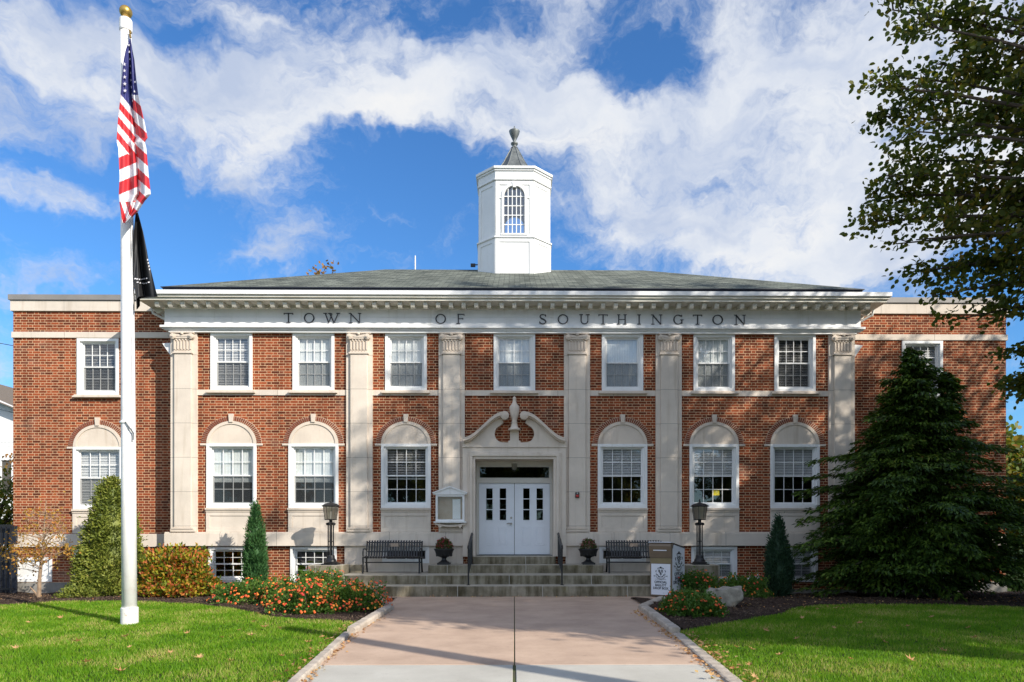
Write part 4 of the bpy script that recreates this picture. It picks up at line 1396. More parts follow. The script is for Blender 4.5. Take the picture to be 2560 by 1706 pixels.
def mum(x, y, z, rad, hgt, n, mat, label, nb):
    r = empty('chrysanthemum', (x, y, z), label, 'flowers', 'chrysanthemums in the urns')
    d = rand_dirs(n)
    d[:, 2] = np.abs(d[:, 2])
    rr = rng.uniform(.35, 1, n)[:, None] ** .5
    P = np.array([x, y, z + .05]) + d * rr * np.array([rad, rad, hgt])
    np_mesh('foliage', leaf_quads(P, unit(d + rng.normal(0, .5, (n, 3))), rng.uniform(.04, .07, n), .03), 4, 'mumleaf', r)
    d = rand_dirs(nb)
    d[:, 2] = np.abs(d[:, 2]) * .9 + .12
    d = unit(d)
    c = np.array([x, y, z + .05]) + d * np.array([rad, rad, hgt]) * rng.uniform(.78, 1.16, nb)[:, None]
    k = 9
    P = np.repeat(c, k, 0)
    D = unit(rng.normal(0, 1, (nb * k, 3)) + np.repeat(d, k, 0) * .7)
    np_mesh('blossoms', leaf_quads(P, D, .03, .016), 4, mat, r)
    MB().tube([(x, y, z - .1), (x, y, z + .1)], .03, 6).build('stem', 'twig', r)


mum(UX[0] + .0, 19.02, 1.09, .21, .27, 900, 'mumred', 'round dark red chrysanthemum in the urn by the notice board', 130)
mum(UX[1] + .0, 19.02, 1.09, .20, .26, 600, 'mumpink', 'looser faded pink chrysanthemum in the urn below the alarm', 80)


# ------------------------------------------------------------------ railings
def railing(x, label):
    r = empty('stair_railing', (x, 17.7, .26), label, 'railing', 'iron railings on the steps')
    MB().tube([(x, 17.66, .25), (x, 17.66, 1.24)], .021, 8).box(x - .045, x + .045, 17.61, 17.71, .258, .272).build('post', 'black', r)
    MB().tube([(x, 19.12, .70), (x, 19.12, 1.55)], .021, 8).box(x - .045, x + .045, 19.07, 19.17, .705, .718).build('post', 'black', r)
    MB().tube([(x, 17.55, 1.19), (x, 17.60, 1.24), (x, 17.8, 1.27), (x, 19.12, 1.55), (x, 19.2, 1.55), (x, 19.24, 1.50)], .024, 8).build('handrail', 'black', r)
    MB().tube([(x, 17.66, .52), (x, 19.12, .83)], .014, 6).tube([(x, 17.66, 1.12), (x, 19.12, 1.42)], .014, 6).build('rail', 'black', r)
    p = MB()
    for k in range(1, 12):
        t = k / 12
        yy = 17.66 + 1.46 * t
        p.tube([(x, yy, .52 + .31 * t), (x, yy, 1.12 + .30 * t)], .009, 6)
        p.lathe([(.006, -.03), (.02, 0), (.006, .03)], 6, (x, yy, .82 + .3 * t))
    p.build('balusters', 'black', r)


railing(at(1171, 1460, 17.66).x, 'black iron stair railing nearest the notice board')
railing(at(1405, 1460, 17.66).x, 'black iron stair railing on the alarm side of the doors')

# ------------------------------------------------------------------ notice board
nY = YF - .30
nx0, nx1 = at(1089, 1280, nY).x, at(1161, 1280, nY).x
nz0, nz1 = zz(1304, nY), zz(1237, nY)
nc = (nx0 + nx1) / 2
nbd = empty('notice_board', (nc, nY, nz0), 'white gabled notice case with a pinned paper, hung on a pilaster', 'notice board')
MB().ring(nx0, nx1, nz0, nz1, .055, nY, YF - .132).box(nx0 + .055, nx1 - .055, YF - .16, YF - .132, nz0 + .055, nz1 - .055).build('case', 'white', nbd, bevel=0.004)
MB().box(nx0 + .055, nx1 - .055, YF - .168, YF - .161, nz0 + .055, nz1 - .055).build('cork_board', 'cork', nbd)
MB().box(nc + .06, nc + .275, YF - .176, YF - .170, nz0 + .07, nz1 - .12).build('paper', 'paper', nbd)
MB().box(nx0 + .055, nx1 - .055, nY + .02, nY + .024, nz0 + .055, nz1 - .055).build('pane', 'caseglass', nbd)
zt = zz(1218, nY)
MB().prism([(nx0 - .06, nz1 + .001), (nx1 + .06, nz1 + .001), (nx1 + .06, nz1 + .05), (nc, zt), (nx0 - .06, nz1 + .05)], nY - .03, YF - .132).band([(nx0 - .08, nz1 + .06), (nc, zt + .025), (nx1 + .08, nz1 + .06)], [(nx0 - .08, nz1 + .03), (nc, zt - .01), (nx1 + .08, nz1 + .03)], nY - .06, nY - .031).build('pediment', 'white', nbd)
MB().box(nx0 - .05, nx1 + .05, nY - .04, YF - .14, nz0 - .035, nz0 - .001).build('shelf', 'white', nbd)
br = MB()
w_ = nx1 - nx0
br.band([(nx0 - .03, nz0 - .036)] + [(nx0 + w_ * t, nz0 - .045 - .06 * math.sin(math.pi * t)) for t in np.linspace(.03, .97, 9)] + [(nx1 + .03, nz0 - .036)],
        [(nx0 - .03, nz0 - .085)] + [(nx0 + w_ * t, nz0 - .095 - .055 * math.sin(math.pi * t)) for t in np.linspace(.03, .97, 9)] + [(nx1 + .03, nz0 - .085)], nY + .01, YF - .14)
for s in (-1, 1):
    br.prism(arc(nc + s * (w_ / 2 - .12), nz0 - .12, .05, .05, 0, 2 * math.pi * 15 / 16, 15), nY + .005, YF - .14)
br.build('bracket', 'lime_cap', nbd)

aY = YF - .135
al = empty('alarm_strobe', at(1443, 1245, aY), 'small black and red alarm strobe on the pilaster beside the doors', 'alarm')
ax, az = at(1443, 1238, aY).x, zz(1238, aY)
MB().box(ax - .055, ax + .055, aY - .05, aY + .004, az - .075, az + .075).build('housing', 'black', al, bevel=0.006)
MB().box(ax - .04, ax + .04, aY - .07, aY - .051, az - .06, az + .005).build('lens', 'redlens', al, bevel=0.01)
MB().tube([(ax, aY - .052, az + .045), (ax, aY - .065, az + .045)], .02, 10).build('button', 'pewter', al)


# ------------------------------------------------------------------ text helper
def text_mb(s, size, bold=0.0):
    cu = bpy.data.curves.new('lettering', 'FONT')
    cu.body = s
    cu.size = size
    cu.align_x = 'CENTER'
    cu.offset = bold
    cu.extrude = 0.002
    cu.resolution_u = 3
    o = bpy.data.objects.new('lettering', cu)
    COL.objects.link(o)
    dg = bpy.context.evaluated_depsgraph_get()
    me = bpy.data.meshes.new_from_object(o.evaluated_get(dg))
    mb = MB().add([tuple(v.co) for v in me.vertices], [tuple(p.vertices) for p in me.polygons])
    bpy.data.objects.remove(o)
    bpy.data.meshes.remove(me)
    bpy.data.curves.remove(cu)
    mb.v = [(x, -z, y) for x, y, z in mb.v]     # stand up, facing -y
    return mb


# ------------------------------------------------------------------ ballot box (local coordinates: front face at y=0, x centred)
bb = empty('ballot_box', (0, 0, 0), 'bronze and white ballot drop box standing at the foot of the steps', 'ballot box')
BWD, BDP, BH = .56, .92, 1.20
hw = BWD / 2


def bpart(mb, name, mat, parent=None, bevel=0.0):
    return mb.build(name, mat, parent or bb, bevel=bevel)


body = MB()
side = [(0, 0.03), (0, 1.14), (.10, 1.31), (BDP, 1.19), (BDP, 0.03)]
n = len(side)
body.add([(sx * hw, y, z) for sx in (-1, 1) for y, z in side], [tuple(range(n)), tuple(range(2 * n - 1, n - 1, -1))] + [(i, (i + 1) % n, n + (i + 1) % n, n + i) for i in range(n)])
body.box(-hw + .04, hw - .04, .04, BDP - .04, 0, .03)
bpart(body, 'body', 'boxbrown', bevel=0.008)
hood = MB()
hp = [(-.02, .965), (-.085, 1.25), (-.06, 1.315), (.12, 1.335), (.12, .965)]
n = len(hp)
hood.add([(sx * (hw + .004), y, z) for sx in (-1, 1) for y, z in hp], [tuple(range(n)), tuple(range(2 * n - 1, n - 1, -1))] + [(i, (i + 1) % n, n + (i + 1) % n, n + i) for i in range(n)])
bpart(hood, 'hood', 'boxbrown', bevel=0.006)
bpart(MB().box(-hw - .01, hw + .01, -.09, .14, 1.337, 1.352), 'lid', 'signwhite')
bpart(MB().box(-.17, .17, -.068, -.05, 1.135, 1.16), 'slot', 'paper')
bpart(MB().box(-hw + .02, hw - .02, -.007, -.001, .83, .955), 'band', 'boxgold')
bpart(MB().add([(hw + .012, .02, 1.19), (hw + .012, .10, 1.325), (hw + .012, BDP, 1.205), (hw - .02, .02, 1.19), (hw - .02, .10, 1.325), (hw - .02, BDP, 1.205),
               (hw + .012, .02, 1.17), (hw + .012, .10, 1.295), (hw + .012, BDP, 1.175)], [(0, 1, 4, 3), (1, 2, 5, 4), (6, 7, 1, 0), (7, 8, 2, 1)]), 'edge_strip', 'black')


def emblem(w):
    """state arms: rounded shield in leafy scrolls with three vines, and a ribbon; w = width; returns dark and grey builders, around origin"""
    a, b = MB(), MB()
    k = w / 1.0
    y0, y1 = -.004, 0.0
    sh = [(x * k, z * k) for x, z in arc(0, 0.05, .27, .33, R(-160), R(-20), 12)]
    sho = [(x * k * 1.13, (z - .03) * k * 1.05) for x, z in arc(0, 0.05, .27, .33, R(-160), R(-20), 12)]
    a.band(sho, sh, y0, y1)
    for s in (-1, 1):
        for q in range(7):      # acanthus scrolls round the shield
            t = R(-150 + q * 40) if s < 0 else R(-30 - q * 40)
            cx, cz = .36 * math.cos(t), .10 + .36 * math.sin(t)
            if q > 4:
                cx *= .75
            a.band([(cx * k + x * k, cz * k + z * k) for x, z in arc(0, 0, .085, .085, t - 1.5, t + 1.7, 8)], [(cx * k + x * k, cz * k + z * k) for x, z in arc(0, 0, .045, .045, t - 1.5, t + 1.7, 8)], y0 - .0006 * q, y1)
    a.prism([(-.13 * k, .40 * k), (.13 * k, .40 * k), (.07 * k, .52 * k), (-.07 * k, .52 * k)], y0 - .001, y1)
    for vx, vz in ((-.12, .16), (.12, .16), (0, -.05)):      # three vines
        a.prism([(vx * k - .012 * k, (vz - .13) * k), (vx * k + .012 * k, (vz - .13) * k), (vx * k + .012 * k, (vz + .12) * k), (vx * k - .012 * k, (vz + .12) * k)], y0 - .002, y1)
        for j, (dx, dz) in enumerate(((-.05, .08), (.05, .05), (-.05, 0), (.05, -.04), (0, .12))):
            a.prism([((vx + dx) * k + x * k, (vz + dz) * k + z * k) for x, z in arc(0, 0, .036, .03, 0, 5.4, 6)], y0 - .003 - .0004 * j, y1)
    rb = arc(0, .55, .62, 1.0, R(-128), R(-52), 14)
    b.band([(x * k, z * k + .02 * k) for x, z in rb], [(x * k, z * k - .015 * k) for x, z in rb], y0, y1)
    b.band([(x * k, z * k - .05 * k) for x, z in rb], [(x * k, z * k - .075 * k) for x, z in rb], y0, y1)
    for s in (-1, 1):
        b.prism([(s * .36 * k, -.24 * k), (s * .62 * k, -.16 * k), (s * .56 * k, -.22 * k), (s * .60 * k, -.27 * k)], y0, y1)
    return a, b


def sign(parent, w, zlist, scale, tf):
    A, B = emblem(.30 * scale)
    ze, zr, zt, step = zlist
    for mb, mt in ((A, 'ink'), (B, 'inkgrey')):
        mb.xf(tf @ Matrix.Translation((0, -.002, ze)))
        bpart(mb, 'emblem', mt, parent)
    bpart(MB().box(-.14 * scale, .14 * scale, -.004, -.0, zr, zr + .008).xf(tf), 'rule', 'inkgrey', parent)
    for i, s in enumerate(('OFFICIAL', 'BALLOT', 'DROP BOX')):
        t = text_mb(s, .078 * scale, .0016)
        bpart(t.xf(tf @ Matrix.Translation((0, -.003, zt - i * step))), 'lettering', 'ink', parent)


fs = bpart(MB().box(-hw + .035, hw - .035, -.008, -.001, .06, .815), 'sign', 'signwhite')
sign(fs, .5, (.585, .435, .345, .075), 1.0, Matrix.Translation((0, -.008, 0)))
ss = MB()
sp_ = [(.035, .06), (.035, 1.185), (.115, 1.285), (BDP - .03, 1.17), (BDP - .03, .06)]
n = len(sp_)
ss.add([(hw + e, y, z) for e in (.001, .009) for y, z in sp_], [tuple(range(n)), tuple(range(2 * n - 1, n - 1, -1))] + [(i, (i + 1) % n, n + (i + 1) % n, n + i) for i in range(n)])
s2 = bpart(ss, 'sign', 'signwhite')
sign(s2, .8, (.86, .635, .52, .098), 1.55, Matrix.Translation((hw + .009, BDP / 2, 0)) @ Matrix.Rotation(R(90), 4, 'Z') @ Matrix.Diagonal((1.25, 1, 1, 1)))
bc = gnd(1652, 1494)
bb.location = (bc.x, bc.y, 0.004)
bb.rotation_euler = (0, 0, -R(33))
for ch in bb.children:
    ch.matrix_parent_inverse = Matrix.Identity(4)

# ------------------------------------------------------------------ flagpole and flags
pb_ = gnd(324, 1561)
PX, PY = pb_.x, pb_.y
ptop = at(314.6, 62, PY)
fp = empty('flag_pole', (PX, PY, 0), 'tall white flagpole with a gilt ball, standing on the sunny lawn', 'flagpole')
MB().tube([(PX, PY, -.1), (PX + (ptop.x - PX) * .25, PY, ptop.z * .25), (PX + (ptop.x - PX) * .6, PY, ptop.z * .6), (ptop.x, PY, ptop.z)], [.122, .118, .105, .088], 24).build('pole', 'pole', fp, smooth=True)
MB().lathe([(.142, -.05), (.142, .285), (.135, .30), (.12, .30)], 24, (PX, PY, 0)).build('collar', 'collar', fp, smooth=False)
MB().lathe([(.10, -.12), (.105, -.10), (.105, .07), (.09, .092), (.03, .10), (.028, .14)], 20, (ptop.x, PY, ptop.z)).build('truck', 'pole', fp)
MB().lathe([(.104 * math.sin(math.pi * i / 14) + .001, .222 - .104 * math.cos(math.pi * i / 14)) for i in range(15)], 24, (ptop.x, PY, ptop.z)).build('ball', 'gold', fp, smooth=True)
hz = at(322, 1057, PY).z
MB().lathe([(.125, -.02), (.13, 0), (.125, .02)], 20, (PX - .035, PY, hz)).build('band', 'pole', fp)
MB().tube([(PX + .0, PY - .13, hz), (PX + .08, PY - .13, hz - .12), (PX + .12, PY - .10, hz - .20), (PX + .12, PY - .10, hz - .32)], .014, 6).build('cleat', 'pewter', fp)
MB().tube([(ptop.x + .10, PY - .06, ptop.z), (PX + .09, PY - .09, hz + 3), (PX + .12, PY - .1, hz - .2)], .006, 5).build('halyard', 'paper', fp)
sn = MB()
for k in range(4):
    q = at(325 + (k % 2), 78 + k * 5, PY - .1)
    sn.lathe([(.008, -.02), (.02, 0), (.008, .02)], 8, tuple(q))
sn.build('snap_hook', 'gold', fp)


def cloth(name, outline, fold, color, mats, parent_label, cat, nu=56, step=1.6, thick=0.0, ydepth=None, label=''):
    ys = np.arange(outline[0][0], outline[-1][0], step)
    oy = [o[0] for o in outline]
    xl = np.interp(ys, oy, [o[1] for o in outline])
    xr = np.interp(ys, oy, [o[2] for o in outline])
    V, mi = [], []
    for y, a, b in zip(ys, xl, xr):
        for j in range(nu + 1):
            u = j / nu
            px = a + (b - a) * u
            V.append(tuple(at(px, y, ydepth + fold(u, y, b - a))))
    F_ = []
    for i in range(len(ys) - 1):
        for j in range(nu):
            F_.append((i * (nu + 1) + j, i * (nu + 1) + j + 1, (i + 1) * (nu + 1) + j + 1, (i + 1) * (nu + 1) + j))
            mi.append(color(xl[i] + (xr[i] - xl[i]) * (j + .5) / nu, ys[i] + step / 2, (j + .5) / nu))
    me = bpy.data.meshes.new(name)
    me.from_pydata([(v[0] - PX, v[1] - PY, v[2]) for v in V], [], F_)
    for m in mats:
        me.materials.append(M[m])
    me.polygons.foreach_set('material_index', mi)
    me.shade_smooth()
    o = bpy.data.objects.new(name, me)
    COL.objects.link(o)
    o.location = (PX, PY, 0)
    return o


def ffold(u, y, w):
    t = min(1, (y - 95) / 110)
    crease = abs(u - .62)
    return -.10 + t * (-.10 * math.cos(u * 5.2 + y * .004) + .16 * math.exp(-(crease / .07) ** 2) - .035 * math.sin(u * 17 + y * .012) + (.16 * max(0, u - .62)))


def fcol(px, y, u):
    rp = u > .63
    if not rp:
        if y < 236 + 1.2 * (px - 301):
            return 2
        if y < 372 + .55 * (px - 296):
            s = (y - 1.2 * (px - 301) - 236) / 20.5
            return int(s) % 2
        if y < 505:
            s = (y + .42 * (px - 300) - 362) / 31
            return int(s + 0) % 2
        s = (px - .35 * (y - 505) - 290) / 11.5
        return int(s + 1) % 2
    if y < 238:
        return 2
    s = (y - .9 * (px - 345) - 232) / 27
    return int(s + 40) % 2


outline = [(97, 324, 327), (125, 314, 331), (150, 309, 336), (200, 304, 341), (240, 301, 346), (300, 295, 360), (345, 292, 369), (356, 292, 362), (372, 296, 366), (440, 299, 372), (486, 297, 377), (503, 298, 362), (530, 302, 345), (552, 305, 322), (558, 306, 314)]
flag = cloth('national_flag', outline, ffold, fcol, ['flagwhite', 'red', 'blue'], None, None, ydepth=PY - .24)
tag(flag, 'limp folded flag of red and white stripes and white stars on blue', 'flag')
stb = MB()
for sx, sy in ((310.5, 161), (310.5, 177), (311.5, 193), (312, 210), (312.5, 227), (322, 113), (323, 130), (324, 148), (326, 166), (327, 183), (328, 201), (329, 218), (331, 237), (336, 229), (332, 252), (338, 205)):
    oy = [o[0] for o in outline]
    a, b = np.interp(sy, oy, [o[1] for o in outline]), np.interp(sy, oy, [o[2] for o in outline])
    c = at(sx, sy, PY - .24 + ffold((sx - a) / (b - a), sy, 0) - .022)
    r = .034 if sx < 315 else .025
    poly = [(c.x + (r if k % 2 == 0 else r * .42) * math.sin(k * math.pi / 5) * (1 if sx < 315 else .7), c.z + (r if k % 2 == 0 else r * .42) * math.cos(k * math.pi / 5)) for k in range(10)]
    stb.prism(poly, c.y, c.y + .004)
so = stb.build('stars', 'flagwhite', None)
so.parent = flag
so.matrix_parent_inverse = Matrix.Translation(-flag.location)


def bfold(u, y, w):
    t = min(1, (y - 530) / 80)
    return -.10 + t * (-.10 * math.cos(u * 6.0) + .05 * math.sin(u * 13 + y * .02) + .07 * math.exp(-((u - .4) / .1) ** 2))


bl = [(532, 339, 345), (580, 334, 358), (630, 332, 368), (650, 334, 371), (690, 335, 381), (720, 336, 388), (742, 339, 394), (747, 340, 350), (765, 341, 350), (774, 341, 343)]
bflag = cloth('black_flag', bl, bfold, lambda px, y, u: 0, ['blackcloth'], None, None, ydepth=PY + .10)
tag(bflag, 'limp black flag with white markings hanging below the striped flag', 'flag')
bm_ = MB()
marks = [(338 + i * 5, 697 + [0, 1, 2, 2, 1, 0, -1][i], 4.2, 3.4) for i in range(7)] + [(344 + i * 5.6, 706 + [0, 2, 3, 3, 2, 0][i], 4.4, 3.2) for i in range(6)] + [(369 + i * 1.6, 650 + i * 8, 2.4, 5) for i in range(4)]
for mx_, my_, mw_, mh_ in marks:
    oy = [o[0] for o in bl]
    a, b = np.interp(my_, oy, [o[1] for o in bl]), np.interp(my_, oy, [o[2] for o in bl])
    c = at(mx_, my_, PY + .10 + bfold(min(1, (mx_ - a) / (b - a)), my_, 0) - .015)
    k = PY / F
    bm_.prism([(c.x - mw_ * k / 2, c.z - mh_ * k / 2), (c.x + mw_ * k / 2, c.z - mh_ * k * .3), (c.x + mw_ * k / 2, c.z + mh_ * k / 2), (c.x - mw_ * k / 2, c.z + mh_ * k * .35)], c.y, c.y + .004)
bo = bm_.build('markings', 'flagwhite', None)
bo.parent = bflag
bo.matrix_parent_inverse = Matrix.Translation(-bflag.location)


# ------------------------------------------------------------------ plants
def clumped(n_cl, per, sampler, spread):
    C = sampler(n_cl)
    P = np.repeat(C, per, 0) + rng.normal(0, 1, (n_cl * per, 3)) * spread
    return C, P


def cone_plant(name, x, y, z0, h, r0, n_cl, per, leaf, mat, label, cat, prof, spread, up=0.6, core=True, group=None, lean=0.0, squash=1.0):
    """upright conifer: leaf sprays in clumps over a profile prof(t) of radius (t from base 0 to tip 1)"""
    root = empty(name, (x, y, z0), label, cat, group)
    t = 1 - np.sqrt(rng.uniform(0, 1, n_cl * 3))
    t = t[rng.uniform(0, 1, len(t)) < 1][:n_cl * 2]
    t = np.concatenate([t, rng.uniform(0, 1, n_cl)])
    rng.shuffle(t)
    t = t[:n_cl]
    a = rng.uniform(0, 2 * np.pi, n_cl)
    lump = 1 + .10 * np.sin(a * 3 + t * 9) + .07 * np.sin(a * 7 - t * 23)
    rr = prof(t) * r0 * lump * rng.uniform(.80, 1.03, n_cl)
    out = np.stack([np.cos(a), np.sin(a), np.zeros(n_cl)], 1)
    C = np.stack([x + rr * np.cos(a) + lean * t, y + rr * np.sin(a) * squash, z0 + t * h], 1)
    P = np.repeat(C, per, 0) + rng.normal(0, 1, (n_cl * per, 3)) * np.asarray(spread)
    D = unit(np.repeat(out, per, 0) + np.array([0, 0, up]) + rng.normal(0, .55, (n_cl * per, 3)))
    np_mesh('crown', leaf_quads(P, D, rng.uniform(.7, 1.3, len(P)) * leaf[0], leaf[1]), 4, mat, root)
    tr_ = MB().tube([(x, y, z0 - .1), (x + lean * .5, y, z0 + h * .5), (x + lean * .9, y, z0 + h * .9)], [.06 + r0 * .05, .03 + r0 * .02, .01], 8)
    tr_.build('trunk', 'bark', root)
    if core:
        ts = np.linspace(.03, .97, 18)
        MB().lathe([(max(.01, float(prof(np.array([q]))[0]) * r0 * .80), q * h) for q in ts], 18, (x, y, z0)).build('inner_crown', mat, root, smooth=True)
    return root


# dwarf spruce by the flagpole
q = at(280, 1470, 18.55)
cone_plant('spruce_tree', q.x, 18.55, -.02, 3.02, .90, 1000, 26, (.085, .036), 'spruce', 'dense cone-shaped spruce standing behind the flagpole', 'tree',
           lambda t: np.clip(1.02 - .18 * (1 - t) ** 6 - t ** 1.25 * .90, .03, 1) * (1 - np.clip((t - .9) / .1, 0, 1) * .55), (.075, .075, .05), .5)
q = at(215, 1480, 17.9)
def low_bush(name, x, y, z0, rx, ry, h, n_cl, per, leaf, mat, label, cat, spread=.05, blossoms=0, up=.5, group=None, core=.72, bmat='bloom', bsize=.034):
    root = empty(name, (x, y, z0), label, cat, group)
    d = rand_dirs(n_cl)
    d[:, 2] = np.abs(d[:, 2])
    lump = 1 + .13 * np.sin(d[:, 0] * 7 + x * 3) + .10 * np.sin(d[:, 1] * 9 + y) + .08 * np.sin(d[:, 2] * 11)
    rad = rng.uniform(.62, 1.0, n_cl) * lump
    C = np.array([x, y, z0]) + d * rad[:, None] * np.array([rx, ry, h])
    P = np.repeat(C, per, 0) + rng.normal(0, spread, (n_cl * per, 3))
    P[:, 2] = np.maximum(P[:, 2], z0 + .01)
    D = unit(np.repeat(d, per, 0) * .8 + np.array([0, 0, up]) + rng.normal(0, .7, (n_cl * per, 3)))
    np_mesh('foliage', leaf_quads(P, D, rng.uniform(.7, 1.3, len(P)) * leaf[0], leaf[1]), 4, mat, root)
    sb = MB()
    for k in range(9):
        e = C[k]
        sb.tube([(x + rng.normal(0, .03), y + rng.normal(0, .03), z0 - .03), ((x + e[0]) / 2, (y + e[1]) / 2, z0 + (e[2] - z0) * .6), tuple(e)], [.014, .010, .005], 5)
    sb.build('stems', 'twig', root)
    if blossoms:
        d = rand_dirs(blossoms)
        d[:, 2] = np.abs(d[:, 2]) * .9 + .05
        d = unit(d)
        lump = 1 + .13 * np.sin(d[:, 0] * 7 + x * 3) + .10 * np.sin(d[:, 1] * 9 + y) + .08 * np.sin(d[:, 2] * 11)
        c = np.array([x, y, z0 + .02]) + d * (lump * rng.uniform(.95, 1.12, blossoms))[:, None] * np.array([rx, ry, h])
        k = 14
        # each head: a dome of small florets of one hue -> one connected head
        hv, hf = [], []
        for cc, dd in zip(c, d):
            s = rng.uniform(.75, 1.25) * bsize
            dd = Vector(dd) + Vector((0, -.25, .5))
            qv = dd.to_track_quat('Z', 'Y')
            base = len(hv)
            hv.append(tuple(Vector(cc) + qv @ Vector((0, 0, s * .62))))
            for ring, (rr_, zz_) in enumerate(((.62, .42), (1.0, .0))):
                for j in range(7):
                    tt = 2 * math.pi * (j + ring * .5) / 7
                    wob = rng.uniform(.82, 1.15)
                    hv.append(tuple(Vector(cc) + qv @ Vector((s * rr_ * wob * math.cos(tt), s * rr_ * wob * math.sin(tt), s * zz_ * rng.uniform(.7, 1.2)))))
            for j in range(7):
                hf.append((base, base + 1 + j, base + 1 + (j + 1) % 7))
                hf.append((base + 1 + j, base + 8 + j, base + 1 + (j + 1) % 7))
                hf.append((base + 8 + j, base + 8 + (j + 1) % 7, base + 1 + (j + 1) % 7))
        np_mesh('blossoms', np.array(hv), 3, bmat, root, faces=np.array(hf))
    return root


low_bush('creeping_juniper', q.x, 17.6, -.03, .48, .40, .24, 90, 26, (.08, .03), 'spruce', 'low spreading juniper at the foot of the dense spruce', 'shrub', .05)
# autumn shrub
q = at(450, 1470, 18.1)
low_bush('autumn_shrub', q.x, 18.1, .0, 0.95, .75, 1.18, 560, 20, (.10, .055), 'autumn', 'rounded shrub turning orange and green beside the basement window', 'shrub', .06)
MB_c = None
# cypresses
q = at(640, 1456, 18.35)
cone_plant('cypress_shrub', q.x, 18.35, -.05, 2.28, .40, 420, 24, (.10, .028), 'cypress', 'narrow bright green cypress behind the larger orange flower bed', 'shrub',
           lambda t: np.clip((1 - t) ** .85 * (.62 + .75 * t), .02, 1) * (1.0 - .25 * (1 - t) ** 4), (.035, .035, .07), 1.6, group='small columnar cypresses', lean=-.02)
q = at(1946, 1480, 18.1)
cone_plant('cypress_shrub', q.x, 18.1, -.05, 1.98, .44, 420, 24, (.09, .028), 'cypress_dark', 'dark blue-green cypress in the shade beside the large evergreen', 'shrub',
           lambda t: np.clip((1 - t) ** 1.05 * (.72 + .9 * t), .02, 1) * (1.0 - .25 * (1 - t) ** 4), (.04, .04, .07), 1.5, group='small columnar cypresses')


# large evergreen
def hemlock(x, y, label):
    root = empty('evergreen_tree', (x, y, 0), label, 'tree')
    H_ = 6.25
    trunk = MB().tube([(x, y, -.1), (x + .05, y, 3), (x - .02, y, H_)], [.17, .10, .015], 10)
    trunk.tube([(x + .1, y, 2.0), (x + .75, y - .1, 3.8), (x + .92, y, 5.55)], [.09, .05, .012], 8)
    V = []
    nb = 560
    for k in range(nb):
        second = k % 7 == 0
        if second:
            t = rng.uniform(.0, 1)
            z = 3.6 + 2.0 * t
            bx, by = x + .70 + .22 * t, y
            Lmax = .62 * (1 - t) + .10
        else:
            t = 1 - math.sqrt(rng.uniform(0, 1)) if k % 2 else rng.uniform(0, 1)
            z = .25 + t * (H_ - .3)
            bx, by = x, y
            Lmax = float(np.interp(z, [0, .3, .9, 2.4, 3.0, 3.6, 4.2, 5.0, 5.7, 6.3], [2.1, 2.35, 2.6, 2.5, 2.05, 1.50, 1.08, .70, .34, .04]))
        a = rng.uniform(0, 2 * math.pi)
        tier = 1 + .15 * math.sin(z * 6.2 + a * 2) + .13 * math.sin(a * 5 + z * 2.2)
        L = Lmax * tier * rng.uniform(.66, 1.14)
        L *= (1.3 if z < 2.6 else 1.12) if math.cos(a) > .3 else 1.0
        d = np.array([math.cos(a), math.sin(a) * .85, 0])
        rise = rng.uniform(.12, .42)
        m = max(3, int(L / .13))
        s = np.linspace(.12, 1, m)
        path = np.array([bx, by, z]) + d * (s * L)[:, None] + np.array([0, 0, 1.0]) * (L * (rise * s - .27 * s ** 2.4))[:, None]
        if k % 2 == 0 and L > .5:
            trunk.tube([tuple(np.array([bx, by, z])), tuple(path[m // 2]), tuple(path[-1])], [.022, .014, .004], 4, caps=False)
        side = np.array([-d[1], d[0], 0])
        for i in range(m):
            if s[i] < .30 and L > 1.2:
                continue
            wdt = .44 * min(1, L) * (1.12 - s[i] * .62)
            nn = 17
            off = rng.uniform(-1, 1, nn)
            P = path[i] + side * (off * wdt)[:, None] + d * rng.uniform(-.08, .08, nn)[:, None] + np.array([0, 0, 1.0]) * (-.14 * np.abs(off) * wdt + rng.normal(0, .025, nn))[:, None]
            D = unit(d * .8 + side * off[:, None] * .9 + np.array([0, 0, -.25]) + rng.normal(0, .25, (nn, 3)))
            V.append(leaf_quads(P, D, rng.uniform(.09, .17, nn), .05, .15, flat=.4))
    nf = 20000
    t = 1 - np.sqrt(rng.uniform(0, 1, nf))
    a = rng.uniform(0, 2 * np.pi, nf)
    r = np.interp(.15 + t * (H_ - .35), [0, .3, .9, 2.4, 3.0, 3.6, 4.2, 5.0, 5.7, 6.3], [1.9, 2.2, 2.4, 2.3, 1.8, 1.25, .85, .5, .2, .03]) * np.sqrt(rng.uniform(0.02, .5, nf)) * (1 + .15 * np.sin(t * 38 + a * 2))
    P = np.stack([x + r * np.cos(a), y + r * np.sin(a) * .85, .15 + t * (H_ - .35)], 1)
    D = unit(np.stack([np.cos(a), np.sin(a), np.full(nf, -.3)], 1) + rng.normal(0, .5, (nf, 3)))
    V.append(leaf_quads(P, D, rng.uniform(.10, .18, nf), .055, .15, flat=.5))
    trunk.build('trunk', 'bark', root)
    np_mesh('crown', np.concatenate(V), 4, 'hemlock', root)
    return root


q = at(2292, 1480, 17.3)
hemlock(q.x, 17.5, 'large dark drooping evergreen in front of the shaded wing')

# sapling with sparse leaves
q = at(97, 1484, 17.7)


